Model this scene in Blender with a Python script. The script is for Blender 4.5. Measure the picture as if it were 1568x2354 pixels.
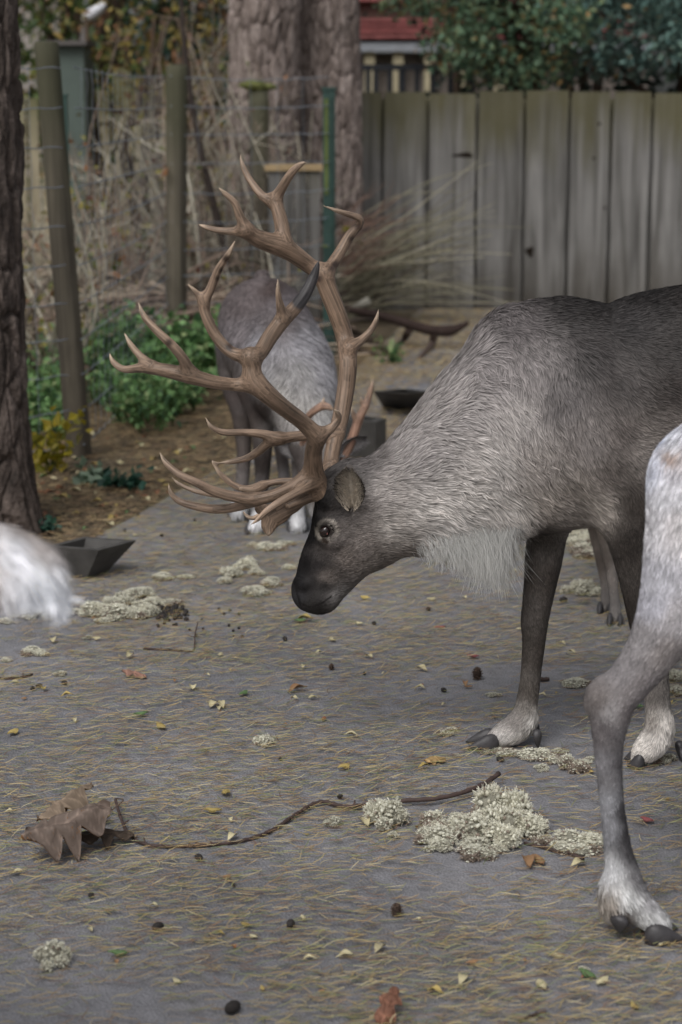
import bpy, math, random
import numpy as np
from mathutils import Vector, Matrix
rng = np.random.default_rng(11); random.seed(11)
for _o in list(bpy.data.objects): bpy.data.objects.remove(_o)
scene = bpy.context.scene
COL = scene.collection

# ------------------------------------------------------------------ camera
FPX, CXP, CYP, CAMH = 4600.0, 784.0, 1177.0, 1.49      # focal length and centre in survey pixels (frame 1568 x 2354)
PITCH = math.atan((CYP - 230.0) / FPX)
cam_data = bpy.data.cameras.new('camera'); cam = bpy.data.objects.new('camera', cam_data); COL.objects.link(cam)
cam.location = (0, 0, CAMH); cam.rotation_euler = (math.pi / 2 - PITCH, 0, 0)
cam_data.sensor_fit = 'VERTICAL'; cam_data.sensor_height = 36.0; cam_data.lens = 36.0 * FPX / 2354.0
cam_data.clip_start = 0.05; cam_data.clip_end = 400.0
cam_data.dof.use_dof = True; cam_data.dof.focus_distance = 4.52; cam_data.dof.aperture_fstop = 4.0
scene.camera = cam

# ------------------------------------------------------------------ sky, sun, exposure
SUN_EL, SUN_AZ = math.radians(50), math.radians(205)     # azimuth clockwise from +Y
world = bpy.data.worlds.new('World'); scene.world = world; world.use_nodes = True
wn = world.node_tree; wn.nodes.clear()
sky = wn.nodes.new('ShaderNodeTexSky'); sky.sky_type = 'NISHITA'; sky.sun_disc = False
sky.sun_elevation = SUN_EL; sky.sun_rotation = SUN_AZ
sky.air_density = 1.0; sky.dust_density = 4.0; sky.ozone_density = 1.0
hs = wn.nodes.new('ShaderNodeHueSaturation'); hs.inputs['Saturation'].default_value = 0.22
bg = wn.nodes.new('ShaderNodeBackground'); bg.inputs['Strength'].default_value = 0.115
wo = wn.nodes.new('ShaderNodeOutputWorld')
wn.links.new(sky.outputs[0], hs.inputs['Color']); wn.links.new(hs.outputs[0], bg.inputs['Color'])
wn.links.new(bg.outputs[0], wo.inputs['Surface'])
sun_data = bpy.data.lights.new('sun', 'SUN'); sun = bpy.data.objects.new('sun', sun_data); COL.objects.link(sun)
sun_data.energy = 1.7; sun_data.angle = math.radians(34); sun_data.color = (1.0, 0.985, 0.965)
_sd = Vector((math.sin(SUN_AZ) * math.cos(SUN_EL), math.cos(SUN_AZ) * math.cos(SUN_EL), math.sin(SUN_EL)))
sun.rotation_euler = _sd.to_track_quat('Z', 'Y').to_euler(); sun.location = (0, 0, 20)
vs = scene.view_settings
scene.display_settings.display_device = 'sRGB'
vs.view_transform = 'Standard'; vs.look = 'None'; vs.gamma = 1.0; vs.use_curve_mapping = False
vs.exposure = -0.1
scene.cycles.use_denoising = True
try: scene.cycles.denoiser = 'OPENIMAGEDENOISE'
except Exception: pass
scene.cycles.max_bounces = 5; scene.cycles.diffuse_bounces = 3; scene.cycles.transparent_max_bounces = 8

# ------------------------------------------------------------------ survey: photograph pixel -> place in the world
_FW = np.array([0, math.cos(PITCH), -math.sin(PITCH)]); _UP = np.array([0, math.sin(PITCH), math.cos(PITCH)])
_EYE = np.array([0, 0, CAMH])
def ray(px, py): return _FW + np.array([1., 0, 0]) * ((px - CXP) / FPX) + _UP * (-(py - CYP) / FPX)
def W(px, py, Y):                      # the point seen at (px, py) that stands Y metres away
    d = ray(px, py); return _EYE + d * (Y / d[1])
def G(px, py, z=0.0):                  # the point of the ground seen at (px, py)
    d = ray(px, py); return _EYE + d * ((z - CAMH) / d[2])
def ppm(Y, z=0.5):                     # survey pixels per metre at a place
    return FPX / (Y * math.cos(PITCH) + (CAMH - z) * math.sin(PITCH))
def proj(P):
    r = P - _EYE; t = r @ _FW
    return CXP + FPX * r[:, 0] / t, CYP - FPX * (r @ _UP) / t

# ------------------------------------------------------------------ object helpers
ORG = {}
def tag(o, label=None, cat=None, group=None, kind=None):
    if label: o['label'] = label
    if cat: o['category'] = cat
    if group: o['group'] = group
    if kind: o['kind'] = kind
    return o
def empty(name, loc, label=None, cat=None, group=None):
    o = bpy.data.objects.new(name, None); COL.objects.link(o); o.location = tuple(loc); o.empty_display_size = 0.1
    ORG[o.name] = np.array(loc, float); return tag(o, label, cat, group)
def raw_mesh(name, V, Fs, col=None, smooth=True):
    V = np.asarray(V, np.float32)
    if not isinstance(Fs, (list, tuple)): Fs = [Fs]
    Fs = [np.asarray(f, np.int32) for f in Fs if len(f)]
    me = bpy.data.meshes.new(name)
    me.vertices.add(len(V)); me.vertices.foreach_set('co', V.ravel())
    nl = sum(f.size for f in Fs); npol = sum(len(f) for f in Fs)
    me.loops.add(nl); me.polygons.add(npol)
    me.loops.foreach_set('vertex_index', np.concatenate([f.ravel() for f in Fs]))
    tot = np.concatenate([np.full(len(f), f.shape[1], np.int32) for f in Fs])
    st = np.concatenate([[0], np.cumsum(tot)[:-1]]).astype(np.int32)
    me.polygons.foreach_set('loop_start', st)
    try: me.polygons.foreach_set('loop_total', tot)
    except Exception: pass
    me.polygons.foreach_set('use_smooth', np.full(npol, bool(smooth)))
    if col is not None:
        c = np.ones((len(V), 4), np.float32); c[:, :3] = col
        a = me.color_attributes.new('Col', 'FLOAT_COLOR', 'POINT'); a.data.foreach_set('color', c.ravel())
    me.update(); me.validate(); return me
def mk(name, V, Fs, mat, parent=None, col=None, smooth=True, origin=None):
    V = np.asarray(V, float)
    if origin is None:
        if parent is not None: origin = ORG[parent.name]
        else: origin = np.array([(V[:, 0].min() + V[:, 0].max()) / 2, (V[:, 1].min() + V[:, 1].max()) / 2, V[:, 2].min()])
    me = raw_mesh(name, V - origin, Fs, col, smooth)
    o = bpy.data.objects.new(name, me); COL.objects.link(o)
    if mat is not None: me.materials.append(mat)
    if parent is not None:
        o.parent = parent; o.location = tuple(origin - ORG[parent.name])
    else: o.location = tuple(origin)
    ORG[o.name] = np.array(origin, float)
    return o
def dup(o, loc, rot=(0, 0, 0), scale=1.0, parent=None):
    c = o.copy(); COL.objects.link(c); c.location = tuple(loc); c.rotation_euler = rot
    c.scale = (scale,) * 3 if np.isscalar(scale) else scale
    if parent is not None: c.parent = parent
    return c

class MB:                              # collects pieces of ONE part
    def __init__(s): s.V = []; s.F = {3: [], 4: []}; s.C = []; s.n = 0
    def add(s, V, Fs, col=(1, 1, 1)):
        V = np.asarray(V, float)
        if not isinstance(Fs, (list, tuple)): Fs = [Fs]
        for f in Fs:
            f = np.asarray(f, int)
            if len(f): s.F[f.shape[1]].append(f + s.n)
        c = np.empty((len(V), 3)); c[:] = col
        s.V.append(V); s.C.append(c); s.n += len(V); return s
    def build(s, name, mat, parent=None, smooth=True, origin=None):
        fs = [np.concatenate(s.F[k]) for k in (3, 4) if s.F[k]]
        return mk(name, np.concatenate(s.V), fs, mat, parent, np.concatenate(s.C), smooth, origin)

def tube(P, R, sides=7, cap=True):
    P = np.asarray(P, float); n = len(P); R = np.broadcast_to(np.asarray(R, float), (n,))
    T = np.gradient(P, axis=0); T /= np.linalg.norm(T, axis=1)[:, None] + 1e-12
    ref = np.array([0.31, 0.17, 0.93]) if abs(T[:, 2]).mean() < 0.8 else np.array([0.95, 0.3, 0.1])
    A = np.cross(T, ref); A /= np.linalg.norm(A, axis=1)[:, None] + 1e-12
    B = np.cross(T, A)
    a = np.linspace(0, 2 * math.pi, sides, endpoint=False)
    V = P[:, None] + R[:, None, None] * (A[:, None] * np.cos(a)[None, :, None] + B[:, None] * np.sin(a)[None, :, None])
    V = V.reshape(-1, 3)
    i = np.arange(n - 1)[:, None] * sides; j = np.arange(sides)[None, :]; j2 = (j + 1) % sides
    Q = np.stack([i + j, i + j2, i + sides + j2, i + sides + j], -1).reshape(-1, 4)
    fs = [Q]
    if cap:
        V = np.vstack([V, P[:1], P[-1:]]); c0, c1 = n * sides, n * sides + 1; jj = np.arange(sides); k2 = (jj + 1) % sides
        fs.append(np.concatenate([np.stack([k2, jj, np.full(sides, c0)], 1),
                                  np.stack([(n - 1) * sides + jj, (n - 1) * sides + k2, np.full(sides, c1)], 1)]))
    return V, fs
def box(x0, x1, y0, y1, z0, z1):
    V = np.array([(x, y, z) for z in (z0, z1) for y in (y0, y1) for x in (x0, x1)], float)
    return V, np.array([(0, 2, 3, 1), (4, 5, 7, 6), (0, 1, 5, 4), (2, 6, 7, 3), (0, 4, 6, 2), (1, 3, 7, 5)])
def spline(P, m=6):
    P = np.asarray(P, float); n = len(P)
    if n < 3: return np.array([P[0] + (P[-1] - P[0]) * t for t in np.linspace(0, 1, m + 1)])
    Q = np.vstack([2 * P[0] - P[1], P, 2 * P[-1] - P[-2]]); out = []
    for i in range(n - 1):
        p0, p1, p2, p3 = Q[i:i + 4]
        for t in np.linspace(0, 1, m, endpoint=False):
            out.append(0.5 * (2 * p1 + (p2 - p0) * t + (2 * p0 - 5 * p1 + 4 * p2 - p3) * t * t + (3 * p1 - p0 - 3 * p2 + p3) * t ** 3))
    out.append(P[-1]); return np.array(out)

def _hash(i, j, k, s):
    h = (i * 374761393 + j * 668265263 + k * 2147483647 + s * 974711) & 0xFFFFFFFF
    h = ((h ^ (h >> 13)) * 1274126177) & 0xFFFFFFFF
    return ((h ^ (h >> 16)) & 0xFFFF) / 65535.0
def vnoise(P, s=0):                    # smooth value noise, 0..1
    P = np.asarray(P, float); I = np.floor(P).astype(np.int64); f = P - I; f = f * f * (3 - 2 * f); r = 0
    for a in (0, 1):
        for b in (0, 1):
            for c in (0, 1):
                w = (f[:, 0] if a else 1 - f[:, 0]) * (f[:, 1] if b else 1 - f[:, 1]) * (f[:, 2] if c else 1 - f[:, 2])
                r = r + w * _hash(I[:, 0] + a, I[:, 1] + b, I[:, 2] + c, s)
    return r
def fbm(P, s=0, o=3):
    r = 0; a = 0.5; P = np.asarray(P, float)
    for k in range(o): r = r + a * vnoise(P * 2 ** k, s + k * 7); a *= 0.5
    return r / (1 - 0.5 ** o)
def lin(r, g, b):                      # 0..255 display colour -> linear
    c = np.array([r, g, b]) / 255.0
    return np.where(c <= 0.04045, c / 12.92, ((c + 0.055) / 1.055) ** 2.4)

# ------------------------------------------------------------------ materials
def new_mat(name):
    m = bpy.data.materials.new(name); m.use_nodes = True; nt = m.node_tree
    return m, nt, nt.nodes['Principled BSDF']
def N(nt, t, **kw):
    n = nt.nodes.new(t)
    for k, v in kw.items(): setattr(n, k, v)
    return n
def setup(nt, b, colsock, rough, spec, bump=None):
    nt.links.new(colsock, b.inputs['Base Color']); b.inputs['Roughness'].default_value = rough
    b.inputs['Specular IOR Level'].default_value = spec
    if bump is not None:
        sc_, st_, dist = bump
        tc = N(nt, 'ShaderNodeTexCoord'); nz = N(nt, 'ShaderNodeTexNoise'); nz.inputs['Scale'].default_value = sc_; nz.inputs['Detail'].default_value = 5
        bp = N(nt, 'ShaderNodeBump'); bp.inputs['Strength'].default_value = st_; bp.inputs['Distance'].default_value = dist
        nt.links.new(tc.outputs['Object'], nz.inputs['Vector']); nt.links.new(nz.outputs['Fac'], bp.inputs['Height']); nt.links.new(bp.outputs[0], b.inputs['Normal'])
def vary(nt, colsock, scale, amt, stretch=(1, 1, 1), rnd=0.0, hue=0.0):
    """multiply a colour by patchy variation, and by one value for each object"""
    tc = N(nt, 'ShaderNodeTexCoord'); mp = N(nt, 'ShaderNodeMapping'); mp.inputs['Scale'].default_value = stretch
    nz = N(nt, 'ShaderNodeTexNoise'); nz.inputs['Scale'].default_value = scale; nz.inputs['Detail'].default_value = 4
    mr = N(nt, 'ShaderNodeMapRange'); mr.inputs['From Min'].default_value = 0.25; mr.inputs['From Max'].default_value = 0.75
    mr.inputs['To Min'].default_value = 1 - amt; mr.inputs['To Max'].default_value = 1 + amt
    nt.links.new(tc.outputs['Object'], mp.inputs['Vector']); nt.links.new(mp.outputs[0], nz.inputs['Vector']); nt.links.new(nz.outputs['Fac'], mr.inputs['Value'])
    val = mr.outputs[0]
    hsv = N(nt, 'ShaderNodeHueSaturation')
    if rnd or hue:
        oi = N(nt, 'ShaderNodeObjectInfo')
        m2 = N(nt, 'ShaderNodeMapRange'); m2.inputs['To Min'].default_value = 1 - rnd; m2.inputs['To Max'].default_value = 1 + rnd
        nt.links.new(oi.outputs['Random'], m2.inputs['Value'])
        mu = N(nt, 'ShaderNodeMath', operation='MULTIPLY'); nt.links.new(val, mu.inputs[0]); nt.links.new(m2.outputs[0], mu.inputs[1]); val = mu.outputs[0]
        if hue:
            m3 = N(nt, 'ShaderNodeMapRange'); m3.inputs['To Min'].default_value = 0.5 - hue; m3.inputs['To Max'].default_value = 0.5 + hue
            nt.links.new(oi.outputs['Random'], m3.inputs['Value']); nt.links.new(m3.outputs[0], hsv.inputs['Hue'])
    nt.links.new(val, hsv.inputs['Value']); nt.links.new(colsock, hsv.inputs['Color'])
    return hsv.outputs[0]
def mat_col(name, rough=0.8, spec=0.25, scale=20, amt=0.15, bump=None, stretch=(1, 1, 1), rnd=0.0, hue=0.0, trans=0.0):
    m, nt, b = new_mat(name); at = N(nt, 'ShaderNodeAttribute'); at.attribute_name = 'Col'
    c = vary(nt, at.outputs['Color'], scale, amt, stretch, rnd, hue)
    setup(nt, b, c, rough, spec, bump)
    if trans:
        tr = N(nt, 'ShaderNodeBsdfTranslucent'); nt.links.new(c, tr.inputs['Color'])
        mx = N(nt, 'ShaderNodeMixShader'); mx.inputs[0].default_value = trans
        nt.links.new(b.outputs[0], mx.inputs[1]); nt.links.new(tr.outputs[0], mx.inputs[2]); nt.links.new(mx.outputs[0], nt.nodes['Material Output'].inputs['Surface'])
    return m
def mat_flat(name, rgb, rough=0.7, spec=0.3, scale=12, amt=0.2, bump=None, stretch=(1, 1, 1), rnd=0.0, hue=0.0):
    m, nt, b = new_mat(name); r = N(nt, 'ShaderNodeRGB'); r.outputs[0].default_value = (*rgb, 1)
    setup(nt, b, vary(nt, r.outputs[0], scale, amt, stretch, rnd, hue), rough, spec, bump); return m

# ------------------------------------------------------------------ solid sculpting by distance fields
class Field:
    def __init__(s, lo, hi, h):
        s.lo = np.array(lo, float); s.h = h
        s.n = np.ceil((np.array(hi, float) - s.lo) / h).astype(int) + 1
        s.D = np.full(s.n, 0.2, np.float32)
        s.ax = [(s.lo[i] + np.arange(s.n[i]) * h).astype(np.float32) for i in range(3)]
    def _d(s, a, b, ra, rb, sy, pad):
        a = np.asarray(a, float); b = np.asarray(b, float); r = max(ra, rb)
        ex = np.array([r, r * max(sy, 1.0), r]) + pad
        i0 = np.maximum(((np.minimum(a, b) - ex - s.lo) / s.h).astype(int), 0)
        i1 = np.minimum(((np.maximum(a, b) + ex - s.lo) / s.h).astype(int) + 2, s.n)
        if (i1 <= i0).any(): return None, None
        sl = tuple(slice(i0[k], i1[k]) for k in range(3))
        X = s.ax[0][sl[0]][:, None, None]; Y = s.ax[1][sl[1]][None, :, None]; Z = s.ax[2][sl[2]][None, None, :]
        ym = (a[1] + b[1]) / 2; Y = (Y - ym) / sy; a = a.copy(); b = b.copy(); a[1] = (a[1] - ym) / sy; b[1] = (b[1] - ym) / sy
        ba = b - a; L = float(ba @ ba) + 1e-12
        t = np.clip(((X - a[0]) * ba[0] + (Y - a[1]) * ba[1] + (Z - a[2]) * ba[2]) / L, 0, 1)
        d = np.sqrt((X - a[0] - t * ba[0]) ** 2 + (Y - a[1] - t * ba[1]) ** 2 + (Z - a[2] - t * ba[2]) ** 2) - (ra + (rb - ra) * t)
        return sl, d.astype(np.float32)
    def cone(s, a, b, ra, rb, k=0.02, sy=1.0):
        sl, d = s._d(a, b, ra, rb, sy, k * 1.2 + 3 * s.h)
        if sl is None: return
        c = s.D[sl]; h = np.clip(0.5 + 0.5 * (c - d) / k, 0, 1)
        s.D[sl] = c + (d - c) * h - k * h * (1 - h)
    def cut(s, a, b, ra, rb, k=0.006, sy=1.0):
        sl, d = s._d(a, b, ra, rb, sy, k * 1.2 + 3 * s.h)
        if sl is None: return
        c = s.D[sl]; d = -d; h = np.clip(0.5 - 0.5 * (c - d) / k, 0, 1)
        s.D[sl] = c + (d - c) * h + k * h * (1 - h)
    def chain(s, st, k=0.02, sy=1.0):     # stations (px, py, radius px, Y[, sy])
        A = spline(np.array([(p[0], p[1], p[2], p[3], p[4] if len(p) > 4 else sy) for p in st], float), 7)
        for p, q in zip(A[:-1], A[1:]):
            a = W(p[0], p[1], p[3]); b = W(q[0], q[1], q[3])
            s._hard(a, b, p[2] / ppm(p[3], a[2]), q[2] / ppm(q[3], b[2]), k, (p[4] + q[4]) / 2)
        s._merge(k)
    def _hard(s, a, b, ra, rb, k, sy):    # one chain is joined within itself first, then blended into the body
        sl, d = s._d(a, b, ra, rb, sy, k * 1.2 + 3 * s.h)
        if sl is None: return
        if getattr(s, 'E', None) is None: s.E = np.full(s.n, 0.2, np.float32); s.b0 = s.n.copy(); s.b1 = s.n * 0
        s.E[sl] = np.minimum(s.E[sl], d); s.b0 = np.minimum(s.b0, [x.start for x in sl]); s.b1 = np.maximum(s.b1, [x.stop for x in sl])
    def _merge(s, k):
        if getattr(s, 'E', None) is None: return
        sl = tuple(slice(a, b) for a, b in zip(s.b0, s.b1)); d = s.E[sl]; c = s.D[sl]; h = np.clip(0.5 + 0.5 * (c - d) / k, 0, 1)
        s.D[sl] = c + (d - c) * h - k * h * (1 - h); s.E = None
    def path(s, st, k=0.02, sy=1.0):      # stations ((x, y, z), r) in metres
        A = spline(np.array([(*p[0], p[1]) for p in st], float), 3)
        for p, q in zip(A[:-1], A[1:]): s._hard(p[:3], q[:3], p[3], q[3], k, sy)
        s._merge(k)
    def mesh(s):
        import openvdb
        g = openvdb.FloatGrid(0.2); g.copyFromArray(s.D)
        P, T, Q = g.convertToPolygons(isovalue=0.0, adaptivity=0.0)
        V = s.lo + np.asarray(P, float) * s.h
        T = np.asarray(T, np.int64).reshape(-1, 3); Q = np.asarray(Q, np.int64).reshape(-1, 4)
        T = np.concatenate([T, Q[:, [0, 1, 2]], Q[:, [0, 2, 3]]])
        vol = np.einsum('ij,ij->i', V[T[:, 0]], np.cross(V[T[:, 1]], V[T[:, 2]])).sum()
        if vol < 0: T = T[:, ::-1]; Q = Q[:, ::-1]
        return V, T, Q
def vnormals(V, T):
    fn = np.cross(V[T[:, 1]] - V[T[:, 0]], V[T[:, 2]] - V[T[:, 0]]); n = np.zeros_like(V)
    for k in range(3): np.add.at(n, T[:, k], fn)
    return n / (np.linalg.norm(n, axis=1)[:, None] + 1e-12), np.linalg.norm(fn, axis=1) / 2
def smooth_mesh(V, T, it=2):
    E = np.concatenate([T[:, [0, 1]], T[:, [1, 2]], T[:, [2, 0]]]); V = V.copy()
    deg = np.bincount(E[:, 0], minlength=len(V))[:, None]
    for _ in range(it):
        a = np.stack([np.bincount(E[:, 0], V[E[:, 1], k], len(V)) for k in range(3)], 1) / np.maximum(deg, 1)
        V = V * 0.5 + a * 0.5
    return V
def idw(px, py, pts, vals, p=3.0, soft=15.0):
    pts = np.asarray(pts, float); vals = np.asarray(vals, float); px = np.asarray(px); py = np.asarray(py)
    num = np.zeros((len(px), vals.shape[1])); den = np.zeros(len(px))
    for (x, y), v in zip(pts, vals):
        w = 1.0 / ((px - x) ** 2 + (py - y) ** 2 + soft ** 2) ** (p / 2); num += w[:, None] * v; den += w
    return num / den[:, None]

def hair(V, T, n, flow, length, width, color, lift=0.3, seg=2, weight=None, curl=0.15, droop=0.0, seed=1, tipc=1.18, rootc=0.8, jit=0.12, cvar=0.22, bvar=0.2):
    """locks of hair as narrow tapering ribbons: returns V, faces, colours"""
    r = np.random.default_rng(seed)
    nv, area = vnormals(V, T); cen = V[T].mean(1); w = area.copy()
    if weight is not None: w = w * weight(cen, nv[T].mean(1))
    idx = r.choice(len(T), n, p=w / w.sum())
    a, b = r.random(n), r.random(n); f = a + b > 1; a[f] = 1 - a[f]; b[f] = 1 - b[f]
    t = T[idx]; P = V[t[:, 0]] * (1 - a - b)[:, None] + V[t[:, 1]] * a[:, None] + V[t[:, 2]] * b[:, None]
    Nn = nv[t[:, 0]] * (1 - a - b)[:, None] + nv[t[:, 1]] * a[:, None] + nv[t[:, 2]] * b[:, None]
    Nn /= np.linalg.norm(Nn, axis=1)[:, None] + 1e-9
    D = flow(P, Nn); wob = np.stack([vnoise(P * 55 + k * 31, 40 + k) - 0.5 for k in range(3)], 1)
    D = D + curl * 3.2 * wob + r.normal(0, jit, (n, 3))
    D = D - (D * Nn).sum(1)[:, None] * Nn; D /= np.linalg.norm(D, axis=1)[:, None] + 1e-9
    L = length(P) * r.uniform(0.65, 1.25, n); Wd = width(P) * r.uniform(0.6, 1.4, n)
    C = color(P, Nn) * (r.uniform(1 - cvar, 1 + cvar, n) * (0.8 + 0.4 * vnoise(P * 130, 77)))[:, None]
    lf = lift * r.uniform(0.5, 1.5, n)
    S = np.cross(Nn, D) + Nn * r.normal(0, 0.22, n)[:, None]; S /= np.linalg.norm(S, axis=1)[:, None]
    bend = r.normal(0, bvar, n)
    rows = []; cols = []
    for k in range(seg + 1):
        u = k / seg
        c = P - Nn * 0.0005 + D * (L * u)[:, None] + Nn * (L * lf * (u - 0.55 * u * u))[:, None] + S * (L * bend * u * u * 0.5)[:, None]
        c[:, 2] -= droop * L * u * u
        cc = C * (rootc + (tipc - rootc) * u)
        if k < seg:
            ww = (Wd * 0.5 * (1 - 0.35 * u))[:, None]
            rows += [c - S * ww, c + S * ww]; cols += [cc, cc]
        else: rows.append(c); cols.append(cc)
    m = 2 * seg + 1
    VV = np.stack(rows, 1).reshape(-1, 3); CC = np.stack(cols, 1).reshape(-1, 3)
    base = np.arange(n)[:, None] * m
    Q = np.concatenate([base + np.array([[2 * k, 2 * k + 1, 2 * k + 3, 2 * k + 2]]) for k in range(seg - 1)]) if seg > 1 else np.zeros((0, 4), int)
    Tt = base + np.array([[2 * seg - 2, 2 * seg - 1, 2 * seg]])
    return VV, [Q, Tt] if len(Q) else [Tt], CC

# ------------------------------------------------------------------ ground
def ground_material():
    m, nt, b = new_mat('soil_with_litter'); L = nt.links
    tc = N(nt, 'ShaderNodeTexCoord')
    n1 = N(nt, 'ShaderNodeTexNoise'); n1.inputs['Scale'].default_value = 7; n1.inputs['Detail'].default_value = 8
    n2 = N(nt, 'ShaderNodeTexNoise'); n2.inputs['Scale'].default_value = 60; n2.inputs['Detail'].default_value = 6
    L.new(tc.outputs['Object'], n1.inputs['Vector']); L.new(tc.outputs['Object'], n2.inputs['Vector'])
    r1 = N(nt, 'ShaderNodeValToRGB'); e = r1.color_ramp.elements
    e[0].position = 0.3; e[0].color = (*lin(80, 73, 64), 1); e[1].position = 0.72; e[1].color = (*lin(140, 125, 102), 1)
    r2 = N(nt, 'ShaderNodeValToRGB'); e = r2.color_ramp.elements
    e[0].position = 0.42; e[0].color = (0.45, 0.45, 0.45, 1); e[1].position = 0.62; e[1].color = (1.2, 1.2, 1.2, 1)
    mx = N(nt, 'ShaderNodeMixRGB', blend_type='MULTIPLY'); mx.inputs[0].default_value = 0.8
    L.new(n1.outputs['Fac'], r1.inputs[0]); L.new(n2.outputs['Fac'], r2.inputs[0]); L.new(r1.outputs[0], mx.inputs[1]); L.new(r2.outputs[0], mx.inputs[2])
    L.new(mx.outputs[0], b.inputs['Base Color']); b.inputs['Roughness'].default_value = 0.95; b.inputs['Specular IOR Level'].default_value = 0.15
    bp = N(nt, 'ShaderNodeBump'); bp.inputs['Strength'].default_value = 0.7; bp.inputs['Distance'].default_value = 0.02
    L.new(n2.outputs['Fac'], bp.inputs['Height']); L.new(bp.outputs[0], b.inputs['Normal']); return m
def asphalt_material():
    m, nt, b = new_mat('asphalt'); L = nt.links
    tc = N(nt, 'ShaderNodeTexCoord')
    big = N(nt, 'ShaderNodeTexNoise'); big.inputs['Scale'].default_value = 1.6; big.inputs['Detail'].default_value = 6
    fin = N(nt, 'ShaderNodeTexNoise'); fin.inputs['Scale'].default_value = 260; fin.inputs['Detail'].default_value = 3
    mid = N(nt, 'ShaderNodeTexNoise'); mid.inputs['Scale'].default_value = 28; mid.inputs['Detail'].default_value = 7
    vor = N(nt, 'ShaderNodeTexVoronoi'); vor.inputs['Scale'].default_value = 170
    for n in (big, fin, mid, vor): L.new(tc.outputs['Object'], n.inputs['Vector'])
    r1 = N(nt, 'ShaderNodeValToRGB'); e = r1.color_ramp.elements
    e[0].position = 0.32; e[0].color = (*lin(116, 116, 120), 1); e[1].position = 0.7; e[1].color = (*lin(142, 141, 145), 1)
    L.new(big.outputs['Fac'], r1.inputs[0])
    r2 = N(nt, 'ShaderNodeMapRange'); r2.inputs['From Min'].default_value = 0.3; r2.inputs['From Max'].default_value = 0.7; r2.inputs['To Min'].default_value = 0.72; r2.inputs['To Max'].default_value = 1.25
    L.new(fin.outputs['Fac'], r2.inputs['Value'])
    r3 = N(nt, 'ShaderNodeMapRange'); r3.inputs['From Min'].default_value = 0.25; r3.inputs['From Max'].default_value = 0.75; r3.inputs['To Min'].default_value = 0.8; r3.inputs['To Max'].default_value = 1.15
    L.new(mid.outputs['Fac'], r3.inputs['Value'])
    mu = N(nt, 'ShaderNodeMath', operation='MULTIPLY'); L.new(r2.outputs[0], mu.inputs[0]); L.new(r3.outputs[0], mu.inputs[1])
    hv = N(nt, 'ShaderNodeHueSaturation'); L.new(r1.outputs[0], hv.inputs['Color']); L.new(mu.outputs[0], hv.inputs['Value'])
    # a crust of trodden needles and dust in patches
    tn = N(nt, 'ShaderNodeTexNoise'); tn.inputs['Scale'].default_value = 2.3; tn.inputs['Detail'].default_value = 9; tn.inputs['Roughness'].default_value = 0.68
    L.new(tc.outputs['Object'], tn.inputs['Vector'])
    tr = N(nt, 'ShaderNodeMapRange'); tr.inputs['From Min'].default_value = 0.5; tr.inputs['From Max'].default_value = 0.72; tr.inputs['To Max'].default_value = 0.15
    L.new(tn.outputs['Fac'], tr.inputs['Value'])
    mx = N(nt, 'ShaderNodeMixRGB'); mx.inputs[2].default_value = (*lin(124, 114, 98), 1)
    L.new(tr.outputs[0], mx.inputs[0]); L.new(hv.outputs[0], mx.inputs[1]); L.new(mx.outputs[0], b.inputs['Base Color'])
    b.inputs['Roughness'].default_value = 0.78; b.inputs['Specular IOR Level'].default_value = 0.3
    bp = N(nt, 'ShaderNodeBump'); bp.inputs['Strength'].default_value = 0.55; bp.inputs['Distance'].default_value = 0.004
    L.new(vor.outputs['Distance'], bp.inputs['Height'])
    bp2 = N(nt, 'ShaderNodeBump'); bp2.inputs['Strength'].default_value = 0.4; bp2.inputs['Distance'].default_value = 0.006
    L.new(mid.outputs['Fac'], bp2.inputs['Height']); L.new(bp.outputs[0], bp2.inputs['Normal']); L.new(bp2.outputs[0], b.inputs['Normal'])
    return m
_q = np.array([(-60, -20, -0.006), (60, -20, -0.006), (60, 110, -0.006), (-60, 110, -0.006)], float)
tag(mk('ground', _q, np.array([[0, 1, 2, 3]]), ground_material(), origin=np.zeros(3)), kind='structure')
_e0, _e1 = G(271, 1206), G(481, 1084); _ed = (_e1 - _e0) / (_e1 - _e0)[1]           # left edge of the asphalt
def edge_x(Y): return _e0[0] + _ed[0] * (np.asarray(Y) - _e0[1])
_ys = np.arange(-2, 15.3, 0.06); _ex = edge_x(_ys) + 0.05 * (fbm(np.stack([_ys * 2.2, _ys * 0, _ys * 0], 1), 3) - 0.5)
_ex = np.where(_ys > 9.5, np.minimum(_ex, edge_x(9.5) + 0.15 * (_ys - 9.5)), _ex)
_V = np.concatenate([np.stack([_ex, _ys, 0 * _ys], 1), np.stack([0 * _ys + 14, _ys, 0 * _ys], 1)]); _n = len(_ys)
_i = np.arange(_n - 1)
tag(mk('asphalt_path', _V, np.stack([_i, _i + _n, _i + _n + 1, _i + 1], 1), asphalt_material(), origin=np.zeros(3)), kind='structure')

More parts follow.
